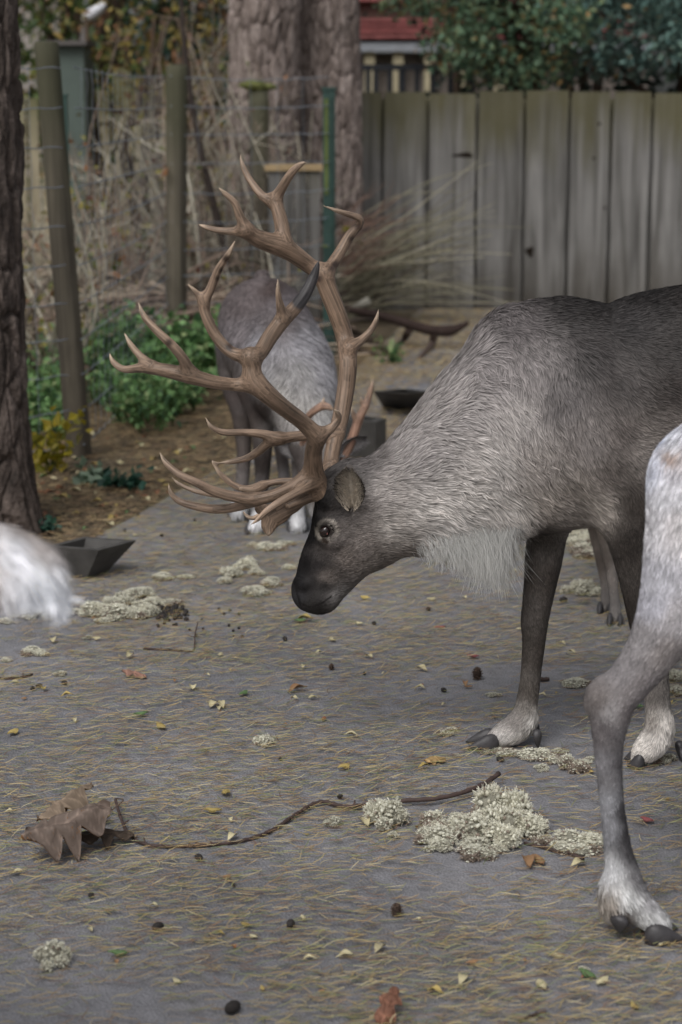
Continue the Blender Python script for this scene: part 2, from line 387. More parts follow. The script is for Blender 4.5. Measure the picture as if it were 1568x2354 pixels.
# ------------------------------------------------------------------ board fence
def wood_material(name, c0, c1, algae, top=1.55, rnd=0.12):
    m, nt, b = new_mat(name); L = nt.links
    tc = N(nt, 'ShaderNodeTexCoord'); gm = N(nt, 'ShaderNodeNewGeometry'); sp = N(nt, 'ShaderNodeSeparateXYZ'); L.new(gm.outputs['Position'], sp.inputs[0])
    mp = N(nt, 'ShaderNodeMapping'); mp.inputs['Scale'].default_value = (16, 16, 0.9); L.new(gm.outputs['Position'], mp.inputs['Vector'])
    gr = N(nt, 'ShaderNodeTexNoise'); gr.inputs['Scale'].default_value = 1.0; gr.inputs['Detail'].default_value = 6; gr.inputs['Distortion'].default_value = 0.6; L.new(mp.outputs[0], gr.inputs['Vector'])
    r1 = N(nt, 'ShaderNodeValToRGB'); e = r1.color_ramp.elements; e[0].position = 0.3; e[0].color = (*c0, 1); e[1].position = 0.7; e[1].color = (*c1, 1); L.new(gr.outputs['Fac'], r1.inputs[0])
    # algae stain running down from the top, damp dirt splashed at the foot
    ns = N(nt, 'ShaderNodeTexNoise'); ns.inputs['Scale'].default_value = 1.0; ns.inputs['Detail'].default_value = 7
    mp2 = N(nt, 'ShaderNodeMapping'); mp2.inputs['Scale'].default_value = (6, 6, 1.1); L.new(gm.outputs['Position'], mp2.inputs['Vector']); L.new(mp2.outputs[0], ns.inputs['Vector'])
    a1 = N(nt, 'ShaderNodeMath', operation='MULTIPLY_ADD'); L.new(ns.outputs['Fac'], a1.inputs[0]); a1.inputs[1].default_value = 1.15; L.new(sp.outputs['Z'], a1.inputs[2])
    t1 = N(nt, 'ShaderNodeMapRange'); t1.inputs['From Min'].default_value = top + 0.05; t1.inputs['From Max'].default_value = top + 0.5; t1.inputs['To Max'].default_value = 0.85; L.new(a1.outputs[0], t1.inputs['Value'])
    m1 = N(nt, 'ShaderNodeMixRGB'); m1.inputs[2].default_value = (*algae, 1); L.new(t1.outputs[0], m1.inputs[0]); L.new(r1.outputs[0], m1.inputs[1])
    t2 = N(nt, 'ShaderNodeMapRange'); t2.inputs['From Min'].default_value = 1.05; t2.inputs['From Max'].default_value = 0.55; t2.inputs['To Max'].default_value = 0.75; L.new(a1.outputs[0], t2.inputs['Value'])
    m2 = N(nt, 'ShaderNodeMixRGB'); m2.inputs[2].default_value = (*lin(66, 60, 52), 1); L.new(t2.outputs[0], m2.inputs[0]); L.new(m1.outputs[0], m2.inputs[1])
    c = vary(nt, m2.outputs[0], 3, 0.12, rnd=rnd)
    setup(nt, b, c, 0.85, 0.2)
    bp = N(nt, 'ShaderNodeBump'); bp.inputs['Strength'].default_value = 0.5; bp.inputs['Distance'].default_value = 0.01; L.new(gr.outputs['Fac'], bp.inputs['Height']); L.new(bp.outputs[0], b.inputs['Normal'])
    return m
M_PLANK = wood_material('weathered_boards', lin(86, 84, 81), lin(140, 138, 135), lin(92, 88, 64))
M_POST = wood_material('post_wood', lin(60, 56, 50), lin(112, 105, 92), lin(76, 76, 60), top=1.5)
M_FARWOOD = wood_material('far_boards', lin(136, 128, 108), lin(176, 166, 142), lin(100, 100, 70))
def plank(parent, x0, x1, y, th, z0, z1, mat, seed, name='plank', wob=0.009):
    zs = np.linspace(z0, z1, 14); s = seed * 9.7
    xl = x0 + wob * 2 * (fbm(np.stack([zs * 4, zs * 0 + s, zs * 0], 1), 5) - 0.5); xr = x1 + wob * 2 * (fbm(np.stack([zs * 4, zs * 0 + s + 3, zs * 0], 1), 5) - 0.5)
    V = np.concatenate([np.stack([a, 0 * zs + b, zs], 1) for a, b in ((xl, y - th / 2), (xr, y - th / 2), (xr, y + th / 2), (xl, y + th / 2))]); n = len(zs); i = np.arange(n - 1)
    F = np.concatenate([np.stack([i + a * n, i + b * n, i + b * n + 1, i + a * n + 1], 1) for a, b in ((0, 1), (1, 2), (2, 3), (3, 0))] + [np.array([[0, 3 * n, 2 * n, n], [n - 1, 2 * n - 1, 3 * n - 1, 4 * n - 1]])])
    return mk(name, V, F, mat, parent, smooth=False)
FY = 14.55
bf = empty('board_fence', (1.6, FY, 0), 'tall weathered board fence with dark gaps, green algae along its top', 'fence')
_sx = [-0.32, -0.02, 0.3, 0.62, 0.97, 1.31, 1.63, 1.93, 2.22, 2.52, 2.82, 3.13, 3.44, 3.76]
for k, (a, c) in enumerate(zip(_sx[:-1], _sx[1:])):
    w = c - a; sp_ = a + w * random.uniform(0.4, 0.6); zt = 1.545 + random.uniform(-0.012, 0.012)
    plank(bf, a + 0.013, c - 0.013, FY + random.uniform(-.006, .004), 0.028, -0.02, zt, M_PLANK, k * 2)
    plank(bf, a - 0.07, a + 0.07, FY + 0.085, 0.02, -0.02, 1.5, M_PLANK, 60 + k, 'cover_board')
for z in (0.35, 1.2):
    V, F = box(-0.4, 3.9, FY + 0.1, FY + 0.14, z, z + 0.09); mk('rail', V, F, M_PLANK, bf, smooth=False)
M_DARKHOLE = mat_flat('painted_hole_dark', lin(38, 32, 27), 0.95, 0.1, 40, 0.3)  # the shade inside knot holes, put into the colour of raised discs
for (px, py, rx, rz) in ((1218, 578, 0.028, 0.035), (1066, 357, 0.075, 0.018), (1365, 178 + 186, 0.012, 0.014), (1378, 285, 0.014, 0.016), (1390, 478, 0.012, 0.014)):
    p = W(px, py, FY - 0.016); a = np.linspace(0, 2 * math.pi, 14, endpoint=False); j = 1 + 0.25 * np.sin(a * 3 + px)
    V = np.concatenate([np.stack([p[0] + rx * j * np.cos(a), 0 * a + p[1] - 0.001, p[2] + rz * j * np.sin(a)], 1), np.stack([p[0] + rx * .6 * np.cos(a), 0 * a + p[1] - 0.004, p[2] + rz * .6 * np.sin(a)], 1)])
    i = np.arange(14); i2 = (i + 1) % 14
    mb = MB().add(V, np.stack([i, i2, i2 + 14, i + 14], 1)); mb.F[3].append(np.stack([np.full(12, 14), i[1:13] + 14, i[2:14] + 14], 1)); mb.build('knot_disc', M_DARKHOLE, bf)

# ------------------------------------------------------------------ pine trunks with plated bark
def bark_material(name, c0, c1, c2):
    m, nt, b = new_mat(name); L = nt.links; tc = N(nt, 'ShaderNodeTexCoord')
    mp = N(nt, 'ShaderNodeMapping'); mp.inputs['Scale'].default_value = (14, 14, 4.5); L.new(tc.outputs['Object'], mp.inputs['Vector'])
    nz = N(nt, 'ShaderNodeTexNoise'); nz.inputs['Scale'].default_value = 1.3; nz.inputs['Detail'].default_value = 8; nz.inputs['Roughness'].default_value = 0.65; L.new(mp.outputs[0], nz.inputs['Vector'])
    r = N(nt, 'ShaderNodeValToRGB'); e = r.color_ramp.elements; e[0].position = 0.28; e[0].color = (*c0, 1); e[1].position = 0.75; e[1].color = (*c2, 1)
    x = r.color_ramp.elements.new(0.52); x.color = (*c1, 1); L.new(nz.outputs['Fac'], r.inputs[0])
    setup(nt, b, vary(nt, r.outputs[0], 2.2, 0.25), 0.92, 0.15)
    n2 = N(nt, 'ShaderNodeTexNoise'); n2.inputs['Scale'].default_value = 60; n2.inputs['Detail'].default_value = 6; L.new(tc.outputs['Object'], n2.inputs['Vector'])
    bp = N(nt, 'ShaderNodeBump'); bp.inputs['Strength'].default_value = 0.8; bp.inputs['Distance'].default_value = 0.01; L.new(n2.outputs['Fac'], bp.inputs['Height']); L.new(bp.outputs[0], b.inputs['Normal']); return m
M_BARK1 = bark_material('pine_bark_dark', lin(38, 34, 32), lin(84, 75, 70), lin(136, 123, 116))
M_BARK2 = bark_material('pine_bark_grey', lin(80, 70, 64), lin(134, 122, 116), lin(178, 166, 160))
def plates(u, z, seed, su, sz):
    """bark plates: cells of a jittered lattice, deep between the cells"""
    P = np.stack([u * su + .5 * (vnoise(np.stack([u * su * 1.3, z * sz * 1.6, 0 * u + 5], 1), seed + 3) - .5), z * sz + 0.5 * (vnoise(np.stack([u * su * .7, z * sz * .6, 0 * u], 1), seed) - .5) * 3], 1)
    I = np.floor(P).astype(np.int64); f1 = np.full(len(u), 9.); f2 = np.full(len(u), 9.); idv = np.zeros(len(u))
    for a in (-1, 0, 1):
        for b in (-1, 0, 1):
            c = I + [a, b]; iu = np.mod(c[:, 0], int(su)) if su == int(su) else c[:, 0]
            q = np.stack([c[:, 0] + _hash(iu, c[:, 1], 1 + 0 * iu, seed), c[:, 1] + _hash(iu, c[:, 1], 5 + 0 * iu, seed)], 1)
            d = np.hypot(*(P - q).T); cl = d < f1; f2 = np.where(cl, f1, np.minimum(f2, d)); f1 = np.where(cl, d, f1); idv = np.where(cl, _hash(iu, c[:, 1], 9 + 0 * iu, seed), idv)
    return f2 - f1, idv
def trunk(name, base, r0, r1, height, lean, mat, seed, label, depth=0.02, su=16, sz=6.0, na=190, nz=260, crown=None):
    u, z = np.meshgrid(np.linspace(0, 1, na, endpoint=False), np.linspace(-0.05, height, nz)); u = u.ravel(); z = z.ravel(); th = u * 2 * math.pi
    e, idv = plates(u, z, seed, su, sz); bump = np.clip((e + .1 * (vnoise(np.stack([u * 150, z * 60, 0 * u], 1), seed) - .5)) / 0.26, 0, 1) ** 0.5
    r = r0 + (r1 - r0) * z / height + 0.35 * r0 * np.exp(-np.maximum(z, 0) / 0.16) * (0.6 + 0.4 * np.sin(th * 5 + seed))
    r = r * (1 + 0.04 * np.sin(th * 3 + z * 1.5 + seed)) + depth * (bump - 1) + depth * 0.7 * (idv - 0.5) * bump + 0.014 * (fbm(np.stack([u * 70, z * 26, 0 * u], 1), seed, 4) - 0.5)
    V = np.stack([base[0] + r * np.cos(th) + lean[0] * z, base[1] + r * np.sin(th) + lean[1] * z, base[2] + z], 1)
    i = np.arange(nz - 1)[:, None] * na; j = np.arange(na)[None]; j2 = (j + 1) % na
    F = np.stack([i + j, i + j2, i + na + j2, i + na + j], -1).reshape(-1, 4)
    t = empty(name, base, label, 'tree'); mk('trunk', V, F, mat, t)
    return t, np.array([base[0] + lean[0] * height, base[1] + lean[1] * height, base[2] + height])
def pine_top(t, top, seed):           # limbs and needle crown, far above the frame
    r = np.random.default_rng(seed); mb = MB(); lf = MB()
    mb.add(*tube([top - [0, 0, .2], top + [0, 0, 2.5], top + [0.1, 0, 4.5]], [0.16, 0.1, 0.02], 8), col=lin(100, 84, 72))
    for k in range(14):
        a = r.uniform(0, 6.28); z = r.uniform(1.4, 4.2); ln = r.uniform(0.8, 1.7); p = top + [0, 0, z]; q = p + [ln * math.cos(a), ln * math.sin(a), r.uniform(0, .5)]
        mb.add(*tube([p, (p + q) / 2 + [0, 0, .1], q], [0.05, 0.035, 0.01], 5), col=lin(100, 84, 72))
        c = q + r.normal(0, [0.3, 0.3, 0.15], (60, 3)); d = r.normal(0, 1, (60, 3)); d[:, 2] = abs(d[:, 2]) * .4; d *= 0.12 / np.linalg.norm(d, axis=1)[:, None]; s = np.cross(d, [0, 0, 1.]) * 0.5
        V = np.stack([c - s * .4, c + d + s, c + d * 1.6, c + s * .4], 1).reshape(-1, 3); lf.add(V, np.arange(240).reshape(-1, 4), lin(70, 88, 62))
    mb.build('limbs', M_BARK1, t); lf.build('crown', M_LEAFY, t, smooth=False)
M_LEAFY = mat_col('leaf_green', 0.6, 0.35, 9, 0.25, trans=0.25, rnd=0.1)
t1, top1 = trunk('pine_tree', G(-62, 1215) * [1, 1, 0], 0.205, 0.19, 4.6, (0.012, 0), M_BARK1, 3, 'dark plated pine trunk at the path edge beside the leaning wooden post', 0.024, 24, 5.0, 420, 640)
pine_top(t1, top1, 1)
t2, top2 = trunk('pine_tree', np.array([(612 - 784) / 328, 13.6, 0]), 0.245, 0.225, 5.0, (0.006, 0), M_BARK2, 5, 'thick grey pine trunk behind the mossy stump post', 0.036, 24, 6.0, 300, 340)
pine_top(t2, top2, 2)
t3, top3 = trunk('pine_tree', np.array([(764 - 784) / 322, 14.0, 0]), 0.225, 0.21, 5.0, (-0.012, 0), M_BARK2, 8, 'grey pine trunk with pale ridges standing against the board fence end', 0.032, 26, 6.0, 300, 340)
pine_top(t3, top3, 3)

# ------------------------------------------------------------------ posts
def round_post(name, pb, pt, r, label, cat='post', mat=M_POST, flat=True, group=None):
    pb = np.array(pb, float); pt = np.array(pt, float); n = 26; ts = np.linspace(0, 1, n); ns = 22; a = np.linspace(0, 2 * math.pi, ns, endpoint=False)
    P = pb + (pt - pb) * ts[:, None]; V = []
    for k, p in enumerate(P):
        rr = r * (1.04 - 0.08 * ts[k]) * (1 + 0.05 * (fbm(np.stack([np.cos(a) * 3 + pb[0] * 7, np.sin(a) * 3, 0 * a + ts[k] * 2.5], 1), 2) - .5) * 2) - 0.006 * (np.abs(np.sin(a * 3.5 + 1.3 * pb[0] + ts[k] * 0.6)) < 0.13)
        V.append(np.stack([p[0] + rr * np.cos(a), p[1] + rr * np.sin(a), 0 * a + p[2]], 1))
    V.append(np.stack([pt[0] + r * .86 * np.cos(a), pt[1] + r * .86 * np.sin(a), 0 * a + pt[2] + 0.006], 1)); V.append(pt[None] + [[0, 0, 0.008]])
    V = np.concatenate(V); i = np.arange(n)[:, None] * ns; j = np.arange(ns)[None]; j2 = (j + 1) % ns
    Q = np.stack([i + j, i + j2, i + ns + j2, i + ns + j], -1).reshape(-1, 4); jj = np.arange(ns); c = (n + 1) * ns
    T = np.stack([n * ns + jj, n * ns + (jj + 1) % ns, np.full(ns, c)], 1)
    o = mk(name, V, [T, Q], mat, None); return tag(o, label, cat, group)
LPb, LPt = G(183, 1050) - [0, 0, .03], W(108, 100, 8.46)
LPt[1] = 8.44
round_post('fence_post', LPb, LPt, 0.052, 'round wooden post leaning over beside the dark pine, wires stapled to it')
MPb = G(404, 838) - [0, 0, .03]; MPt = W(406, 152, MPb[1])
round_post('fence_post', MPb, MPt, 0.062, 'upright greenish wooden post at the corner of the wire fence')
# mossy stump post
SPb = np.array([(598 - 784) / 355., 12.6, -0.03]); SPt = W(594, 208, 12.6)
sp = empty('stump_post', SPb + [0, 0, .03], 'old grey post capped with moss in front of the pine trunks', 'post')
V, F = tube(spline([SPb, SPb + (SPt - SPb) * .5 + [.012, 0, 0], SPt], 8), 0.062, 14); mk('shaft', V, F, M_POST, sp)
mb = MB(); _rr = np.random.default_rng(5)
M_MOSS = mat_flat('moss', lin(112, 116, 72), 0.95, 0.1, 50, 0.35, bump=(90, 0.9, 0.02))
def ico(sub):
    import bmesh
    bm = bmesh.new(); bmesh.ops.create_icosphere(bm, subdivisions=sub, radius=1.0); V = np.array([v.co[:] for v in bm.verts]); F = np.array([[v.index for v in f.verts] for f in bm.faces]); bm.free(); return V, F
ICO2, ICO3 = ico(2), ico(3)
for k in range(7):
    c = SPt + [_rr.normal(0, .035), _rr.normal(0, .03), 0.015 + _rr.uniform(0, .03)]; v = ICO2[0] * [0.06, 0.05, 0.022] * (0.8 + 0.5 * vnoise(ICO2[0] * 2.5 + k * 5, 3))[:, None]; mb.add(v + c, ICO2[1])
mb.build('moss_cap', M_MOSS, sp)
# green metal post
M_GREEN = mat_flat('green_paint', lin(46, 72, 66), 0.5, 0.5, 15, 0.3); M_GREENL = mat_flat('algae_streak', lin(96, 108, 64), 0.8, 0.2, 15, 0.2)
GPb = G(757, 820); gp = empty('metal_post', GPb, 'dark green painted steel fence post with a flat capped top', 'post'); GPt = W(757, 202, GPb[1])
_h = GPt[2]; x, y = GPb[0], GPb[1]
V, F = box(x - .036, x + .036, y - .03, y + .03, -0.03, _h - .012); mk('shaft', V, F, M_GREEN, gp, smooth=False)
V, F = box(x - .044, x + .044, y - .038, y + .038, _h - .012, _h + .004); mk('cap', V, F, M_GREEN, gp, smooth=False)
V, F = box(x - .026, x - .004, y - .0345, y - .0303, 0.95, _h - .06); mk('algae_stripe', V, F, M_GREENL, gp, smooth=False)
V, F = box(x + .012, x + .02, y - .046, y - .0303, 0.02, _h - .05); mk('rib', V, F, M_GREEN, gp, smooth=False)
GP2 = G(163, 905); g2 = empty('metal_post', GP2, 'slim green steel post half hidden behind the leaning wooden post', 'post'); _h2 = W(163, 222, GP2[1])[2]
V, F = box(GP2[0] - .022, GP2[0] + .022, GP2[1] - .02, GP2[1] + .02, -.03, _h2); mk('shaft', V, F, M_GREEN, g2, smooth=False)
V, F = box(GP2[0] - .027, GP2[0] + .027, GP2[1] - .025, GP2[1] + .025, _h2, _h2 + .012); mk('cap', V, F, M_GREEN, g2, smooth=False)
# plank bin with flat lid
BX = empty('plank_box', ((680 - 784) / 372., 12.25, 0), 'squat box of upright green grey planks with a pale lid behind the green post', 'box'); zt = W(680, 384, 12.2)[2]
xa, xb = (622 - 784) / 372., (738 - 784) / 372.; xs = np.linspace(xa, xb, 5)
for k in range(4): plank(BX, xs[k] + .003, xs[k + 1] - .003, 12.1, 0.02, -.01, zt - .02, M_PLANK, 80 + k)
for k in range(2):
    xx = (xa + .012, xb - .012)[k]; V, F = box(xx - .01, xx + .01, 12.112, 12.4, 0, zt - .022); mk('side', V, F, M_PLANK, BX, smooth=False)
V, F = box(xa - .02, xb + .02, 12.07, 12.44, zt - .018, zt + .01); mk('lid', V, F, mat_flat('pale_wood', lin(168, 146, 112), 0.8, 0.2, 20, 0.2), BX, smooth=False)

# ------------------------------------------------------------------ wire fence
M_WIRE = mat_flat('galvanised_wire', lin(126, 133, 142), 0.5, 0.5, 30, 0.2)
def wire_fence(A, B, label, zs, step, r=0.0027, sag=0.02, za=None):
    A = np.array(A, float); B = np.array(B, float); A[2] = B[2] = 0; L = np.linalg.norm(B - A); t = empty('wire_fence', (A + B) / 2, label, 'fence')
    n = max(int(L / 0.035), 8); u = np.linspace(0, 1, n); d = (B - A) / L; nrm = np.array([-d[1], d[0], 0])
    for z in zs:
        P = A + (B - A) * u[:, None]; P[:, 2] = z - sag * np.sin(u * 3.14) * (0.5 + 0.5 * math.sin(z * 9)) + 0.003 * np.sin(u * L * 42 + z * 20); P += nrm * (0.004 * np.cos(u * L * 42))[:, None]
        V, F = tube(P, r, 5); mk('wire', V, F, M_WIRE, t)
    m = int(L / step)
    for k in range(1, m):
        p = A + (B - A) * k / m; P = np.array([[p[0], p[1], z] for z in np.linspace(zs[0], zs[-1], 24)]); P += nrm * (0.004 * np.sin(np.arange(24) * 2.1 + k))[:, None] + d * (0.004 * np.cos(np.arange(24) * 1.7 + k))[:, None]
        V, F = tube(P, r * .42, 4); mk('stay_wire', V, F, M_WIRE, t)
    return t
_zs = [0.06, 0.21, 0.36, 0.51, 0.66, 0.82, 0.98, 1.14, 1.3, 1.46, 1.62]
_f = np.array([0.0, -0.062, 0])
wire_fence(MPb + _f, GPb + [0, -.04, 0], 'wire mesh between the upright wooden post and the green steel post', _zs, 0.15)
wire_fence(LPb + [0.03, -0.06, 0], MPb + [-.03, -.06, 0], 'wire mesh running back from the leaning post to the upright post', _zs, 0.15)
wire_fence([edge_x(7.0) - 1.35, 7.35, 0], LPb + [-.03, -.06, 0], 'wire mesh between the dark pine trunk and the leaning post', _zs, 0.15)

# ------------------------------------------------------------------ leaves and twigs
def leaf_quads(C, size, r, up=0.3, fold=0.25, aspect=0.55, direction=None):
    n = len(C); d = r.normal(0, 1, (n, 3)) if direction is None else direction + r.normal(0, .35, (n, 3)); d[:, 2] -= up * 0; d /= np.linalg.norm(d, axis=1)[:, None] + 1e-9
    nn = r.normal(0, 1, (n, 3)); nn[:, 2] = abs(nn[:, 2]) + up; nn -= (nn * d).sum(1)[:, None] * d; nn /= np.linalg.norm(nn, axis=1)[:, None] + 1e-9; s = np.cross(d, nn)
    L = (size * r.uniform(.6, 1.3, n))[:, None]; w = L * aspect * .5
    V = np.stack([C - d * L * .5, C - d * L * .05 + s * w + nn * w * fold, C + d * L * .5, C - d * L * .05 - s * w + nn * w * fold], 1)
    return V.reshape(-1, 3), np.concatenate([np.arange(n)[:, None] * 4 + [[0, 1, 2]], np.arange(n)[:, None] * 4 + [[0, 2, 3]]])
def add_leaves(mb, C, size, cols, wts, r, **kw):
    V, F = leaf_quads(C, size, r, **kw); ci = r.choice(len(cols), len(C), p=np.array(wts) / sum(wts)); c = np.array([lin(*x) for x in cols])[ci] * r.uniform(.7, 1.3, len(C))[:, None]
    mb.add(V, F, np.repeat(c, 4, 0))
M_LEAF = mat_col('leaf', 0.5, 0.4, 9, 0.2, trans=0.3); M_NEEDLEF = mat_col('needle_foliage', 0.6, 0.3, 9, 0.2, trans=0.15)
M_TWIG = mat_col('twig_bark', 0.85, 0.2, 30, 0.25)
def leafy_tree(name, label, base, th, tr, clumps, csz, nl, lsize, cols, wts, seed, trunk_c=(70, 58, 50), cat='tree', mat=None, **kw):
    r = np.random.default_rng(seed); t = empty(name, base, label, cat); base = np.array(base, float); clumps = np.array(clumps, float)
    tb = MB(); top = base + [0.1, 0, th]; tb.add(*tube(spline([base - [0, 0, .05], base + [.05, 0, th * .5], top], 6), np.linspace(tr, tr * .35, 13), 9), col=lin(*trunk_c)); tb.build('trunk', M_TWIG, t)
    bb = MB()
    for c in clumps[::2]:
        zz = np.clip(c[2] - .5, .4, th); p = base + (top - base) * zz / th; m = (p + c) / 2 + [0, 0, .15]; bb.add(*tube(spline([p, m, c], 4), np.linspace(tr * .25, .008, 9), 5), col=lin(*trunk_c))
    bb.build('branches', M_TWIG, t)
    lb = MB()
    for c in clumps:
        q = r.normal(0, 1, (nl, 3)); q *= (csz * r.random(nl) ** .4 / (np.linalg.norm(q, axis=1) + 1e-9))[:, None]; q[:, 2] *= .65; add_leaves(lb, c + q, lsize, cols, wts, r, **kw)
    lb.build('crown', mat or M_LEAF, t, smooth=False); return t
_r = np.random.default_rng(21)
def clump_cloud(n, fx, fy0, fy1, Y0, Y1):
    out = []
    for k in range(n):
        px = _r.uniform(*fx); lo, hi = fy0(px), fy1(px); out.append(W(px, _r.uniform(lo, hi), _r.uniform(Y0, Y1)))
    return out
_lf = lambda x: np.interp(x, [880, 930, 1000, 1060, 1130, 1300, 1700], [70, 95, 150, 185, 190, 178, 185]) - 12
leafy_tree('broadleaf_tree', 'leafy tree with green and ochre leaves drooping over the board fence', (1.55, 17.2, 0), 4.2, 0.13, clump_cloud(100, (905, 1330), lambda x: -420 if x > 990 else -150, _lf, 15.4, 17.4), .3, 120, .062, [(120, 148, 118), (102, 132, 106), (136, 152, 112), (166, 134, 86), (124, 108, 80)], [5, 5, 2.5, 1.3, .8], 31)
leafy_tree('conifer', 'bluish green tree overhanging the right part of the board fence', (2.95, 17.4, 0), 4.6, 0.17, clump_cloud(110, (1270, 1760), lambda x: -420, lambda x: 168 - .03 * (x - 1300), 15.6, 17.6), .32, 120, .07, [(104, 132, 124), (88, 116, 110), (120, 144, 130), (150, 124, 84)], [5, 5, 3, .35], 32, mat=M_NEEDLEF, aspect=.4)
# hedge and woodland far behind
def hedge(name, label, x0, x1, y0, y1, z1, n, size, cols, wts, seed, cat='hedge', z0=0.0):
    r = np.random.default_rng(seed); t = empty(name, ((x0 + x1) / 2, (y0 + y1) / 2, 0), label, cat); mb = MB(); nc = n // 45
    c = np.stack([r.uniform(x0, x1, nc), r.uniform(y0, y1, nc), z0 + (z1 - z0) * r.random(nc) ** .85], 1)
    for k in range(nc): q = r.normal(0, .28, (45, 3)); add_leaves(mb, np.maximum(c[k] + q, [-1e9, -1e9, .02]), size, cols, wts, r)
    mb.build('foliage', M_LEAF, t, smooth=False); sb = MB()
    for k in range(10):
        x = r.uniform(x0, x1); y = (y0 + y1) / 2 + r.uniform(-.2, .2); sb.add(*tube([[x, y, -.05], [x + r.normal(0, .15), y, z1 * .5], [x + r.normal(0, .3), y, z1 * .92]], [.06, .045, .015], 6), col=lin(76, 64, 54))
    sb.build('stems', M_TWIG, t); return t
hedge('evergreen_hedge', 'dark dense evergreen hedge behind the building and trees', -11, 11, 29, 30.6, 7.5, 26000, .2, [(58, 76, 58), (48, 64, 52), (80, 84, 56)], [4, 4, 1], 41)
hedge('yew_hedge', 'dark shaded hedge close behind the board fence under the bluish tree', 1.05, 4.4, 18.4, 19.2, 3.6, 7000, .12, [(40, 52, 44), (34, 44, 38)], [1, 1], 42)
hedge('ivy_hedge', 'hedge of ivy and yellowing leaves beyond the thicket', -3.4, -1.9, 17.8, 18.6, 3.6, 6500, .1, [(94, 112, 62), (140, 144, 78), (74, 94, 60), (160, 136, 78)], [4, 2, 4, 1], 43)
hedge('conifer_hedge', 'tall bluish conifers beyond the thicket beside the ivy', -2.3, -0.4, 19.6, 20.6, 5.0, 9000, .12, [(74, 104, 92), (86, 112, 90), (116, 106, 66)], [5, 3, 1], 44)
hedge('autumn_shrub', 'shrub with sparse yellow and brown leaves behind the corner post', -1.75, -0.75, 15.2, 16.3, 2.3, 2400, .07, [(146, 130, 70), (112, 104, 60), (120, 84, 56)], [3, 3, 2], 45, 'shrub')
# low building with red roof
M_ROOF = mat_flat('red_tiles', lin(150, 92, 90), 0.7, 0.3, 8, 0.3, rnd=.2); M_WALLG = mat_flat('grey_boards', lin(120, 112, 106), 0.8, 0.2, 6, 0.2, rnd=.1); M_CREAM = mat_flat('cream_paint', lin(176, 166, 138), 0.6, 0.3, 8, 0.15); M_BAND = mat_flat('grey_gutter', lin(150, 154, 160), 0.5, 0.4, 8, 0.15); M_BROWN = mat_flat('brown_shade', lin(78, 60, 54), 0.8, 0.2, 8, 0.2)
hb = empty('low_building', (1.5, 25, 0), 'low building with red tiled roof and pale posts behind the black railing', 'building')
for k, x in enumerate(np.arange(-0.5, 3.6, .2)): V, F = box(x + .003, x + .197, 24.3, 24.34, 0, 2.04); mk('wall_board', V, F, M_WALLG, hb, smooth=False)
V, F = box(-.5, 3.6, 24.36, 27, 0, 2.04); mk('wall', V, F, M_BROWN, hb, smooth=False)
V, F = box(-.55, 3.65, 24.05, 24.12, 2.05, 2.15); mk('gutter', V, F, M_BAND, hb, smooth=False)
for c in range(4):
    y = 24.0 + c * .34; z = 2.2 + c * .075
    for k, x in enumerate(np.arange(-.55, 3.6, .3)): V, F = box(x + .004, x + .296, y, y + .4, z, z + .035); mk('roof_tile', V, F, M_ROOF, hb, smooth=False)
V, F = box(-.55, 3.65, 24.1, 25.5, 2.155, 2.195); mk('roof_deck', V, F, M_BROWN, hb, smooth=False)
V, F = box(-.4, 3.5, 25.42, 26.8, 2.2, 2.66); mk('upper_wall', V, F, M_BROWN, hb, smooth=False)
V, F = box(-.5, 3.6, 25.3, 27, 2.68, 2.78); mk('upper_roof', V, F, M_ROOF, hb, smooth=False)
for px in (848, 912, 982, 1060, 1140): x = (px - 784) / 4600 * 24.2; V, F = box(x - .06, x + .06, 24.12, 24.24, 0, 2.05); mk('pale_post', V, F, M_CREAM, hb, smooth=False)
M_BLACK = mat_flat('black_iron', lin(44, 46, 52), 0.5, 0.4, 12, 0.2)
rl = empty('iron_railing', (.7, 17.6, 0), 'black iron railing standing just behind the board fence', 'railing')
V, F = box(.12, 1.75, 17.57, 17.63, 1.74, 1.79); mk('top_rail', V, F, M_BLACK, rl, smooth=False)
V, F = box(.12, 1.75, 17.57, 17.63, .15, .2); mk('bottom_rail', V, F, M_BLACK, rl, smooth=False)
for k, px in enumerate((845, 862, 894, 921, 955, 990, 1030, 1075, 1120)): x = (px - 784) / 4600 * 17.6; w = .022 if k != 3 else .03; V, F = box(x - w, x + w, 17.58, 17.62, 0, 1.742); mk('bar', V, F, M_BLACK, rl, smooth=False)
# shed, lamp, far fence on the left
M_SHED = mat_flat('pale_render', lin(172, 164, 158), 0.8, 0.2, 4, 0.1); M_SLATE = mat_flat('grey_roof', lin(92, 88, 86), 0.7, 0.3, 10, 0.2)
sh = empty('garden_shed', (-3.1, 20.6, 0), 'small pale shed with a flat grey roof beyond the leaning post', 'shed')
V, F = box(-4.2, -2.72, 20, 21.2, 0, 2.52); mk('wall', V, F, M_SHED, sh, smooth=False); V, F = box(-4.3, -2.62, 19.9, 21.3, 2.525, 2.6); mk('roof', V, F, M_SLATE, sh, smooth=False)
lx = W(192, 60, 16.5); lp = empty('floodlight', (lx[0], 16.5, 0), 'white oval lamp on a slim grey pole beside the shed', 'lamp')
M_WHITE = mat_flat('white_enamel', lin(210, 212, 218), 0.35, 0.5, 8, 0.05)
V, F = tube([[lx[0], 16.5, 0], [lx[0], 16.5, 1.2], W(192, 55, 16.5)], .03, 8); mk('pole', V, F, M_SLATE, lp)
c = W(216, 28, 16.5); d = W(238, 14, 16.5) - W(192, 46, 16.5); d /= np.linalg.norm(d); s = np.array([-d[2], 0, d[0]]); v = ICO3[0]
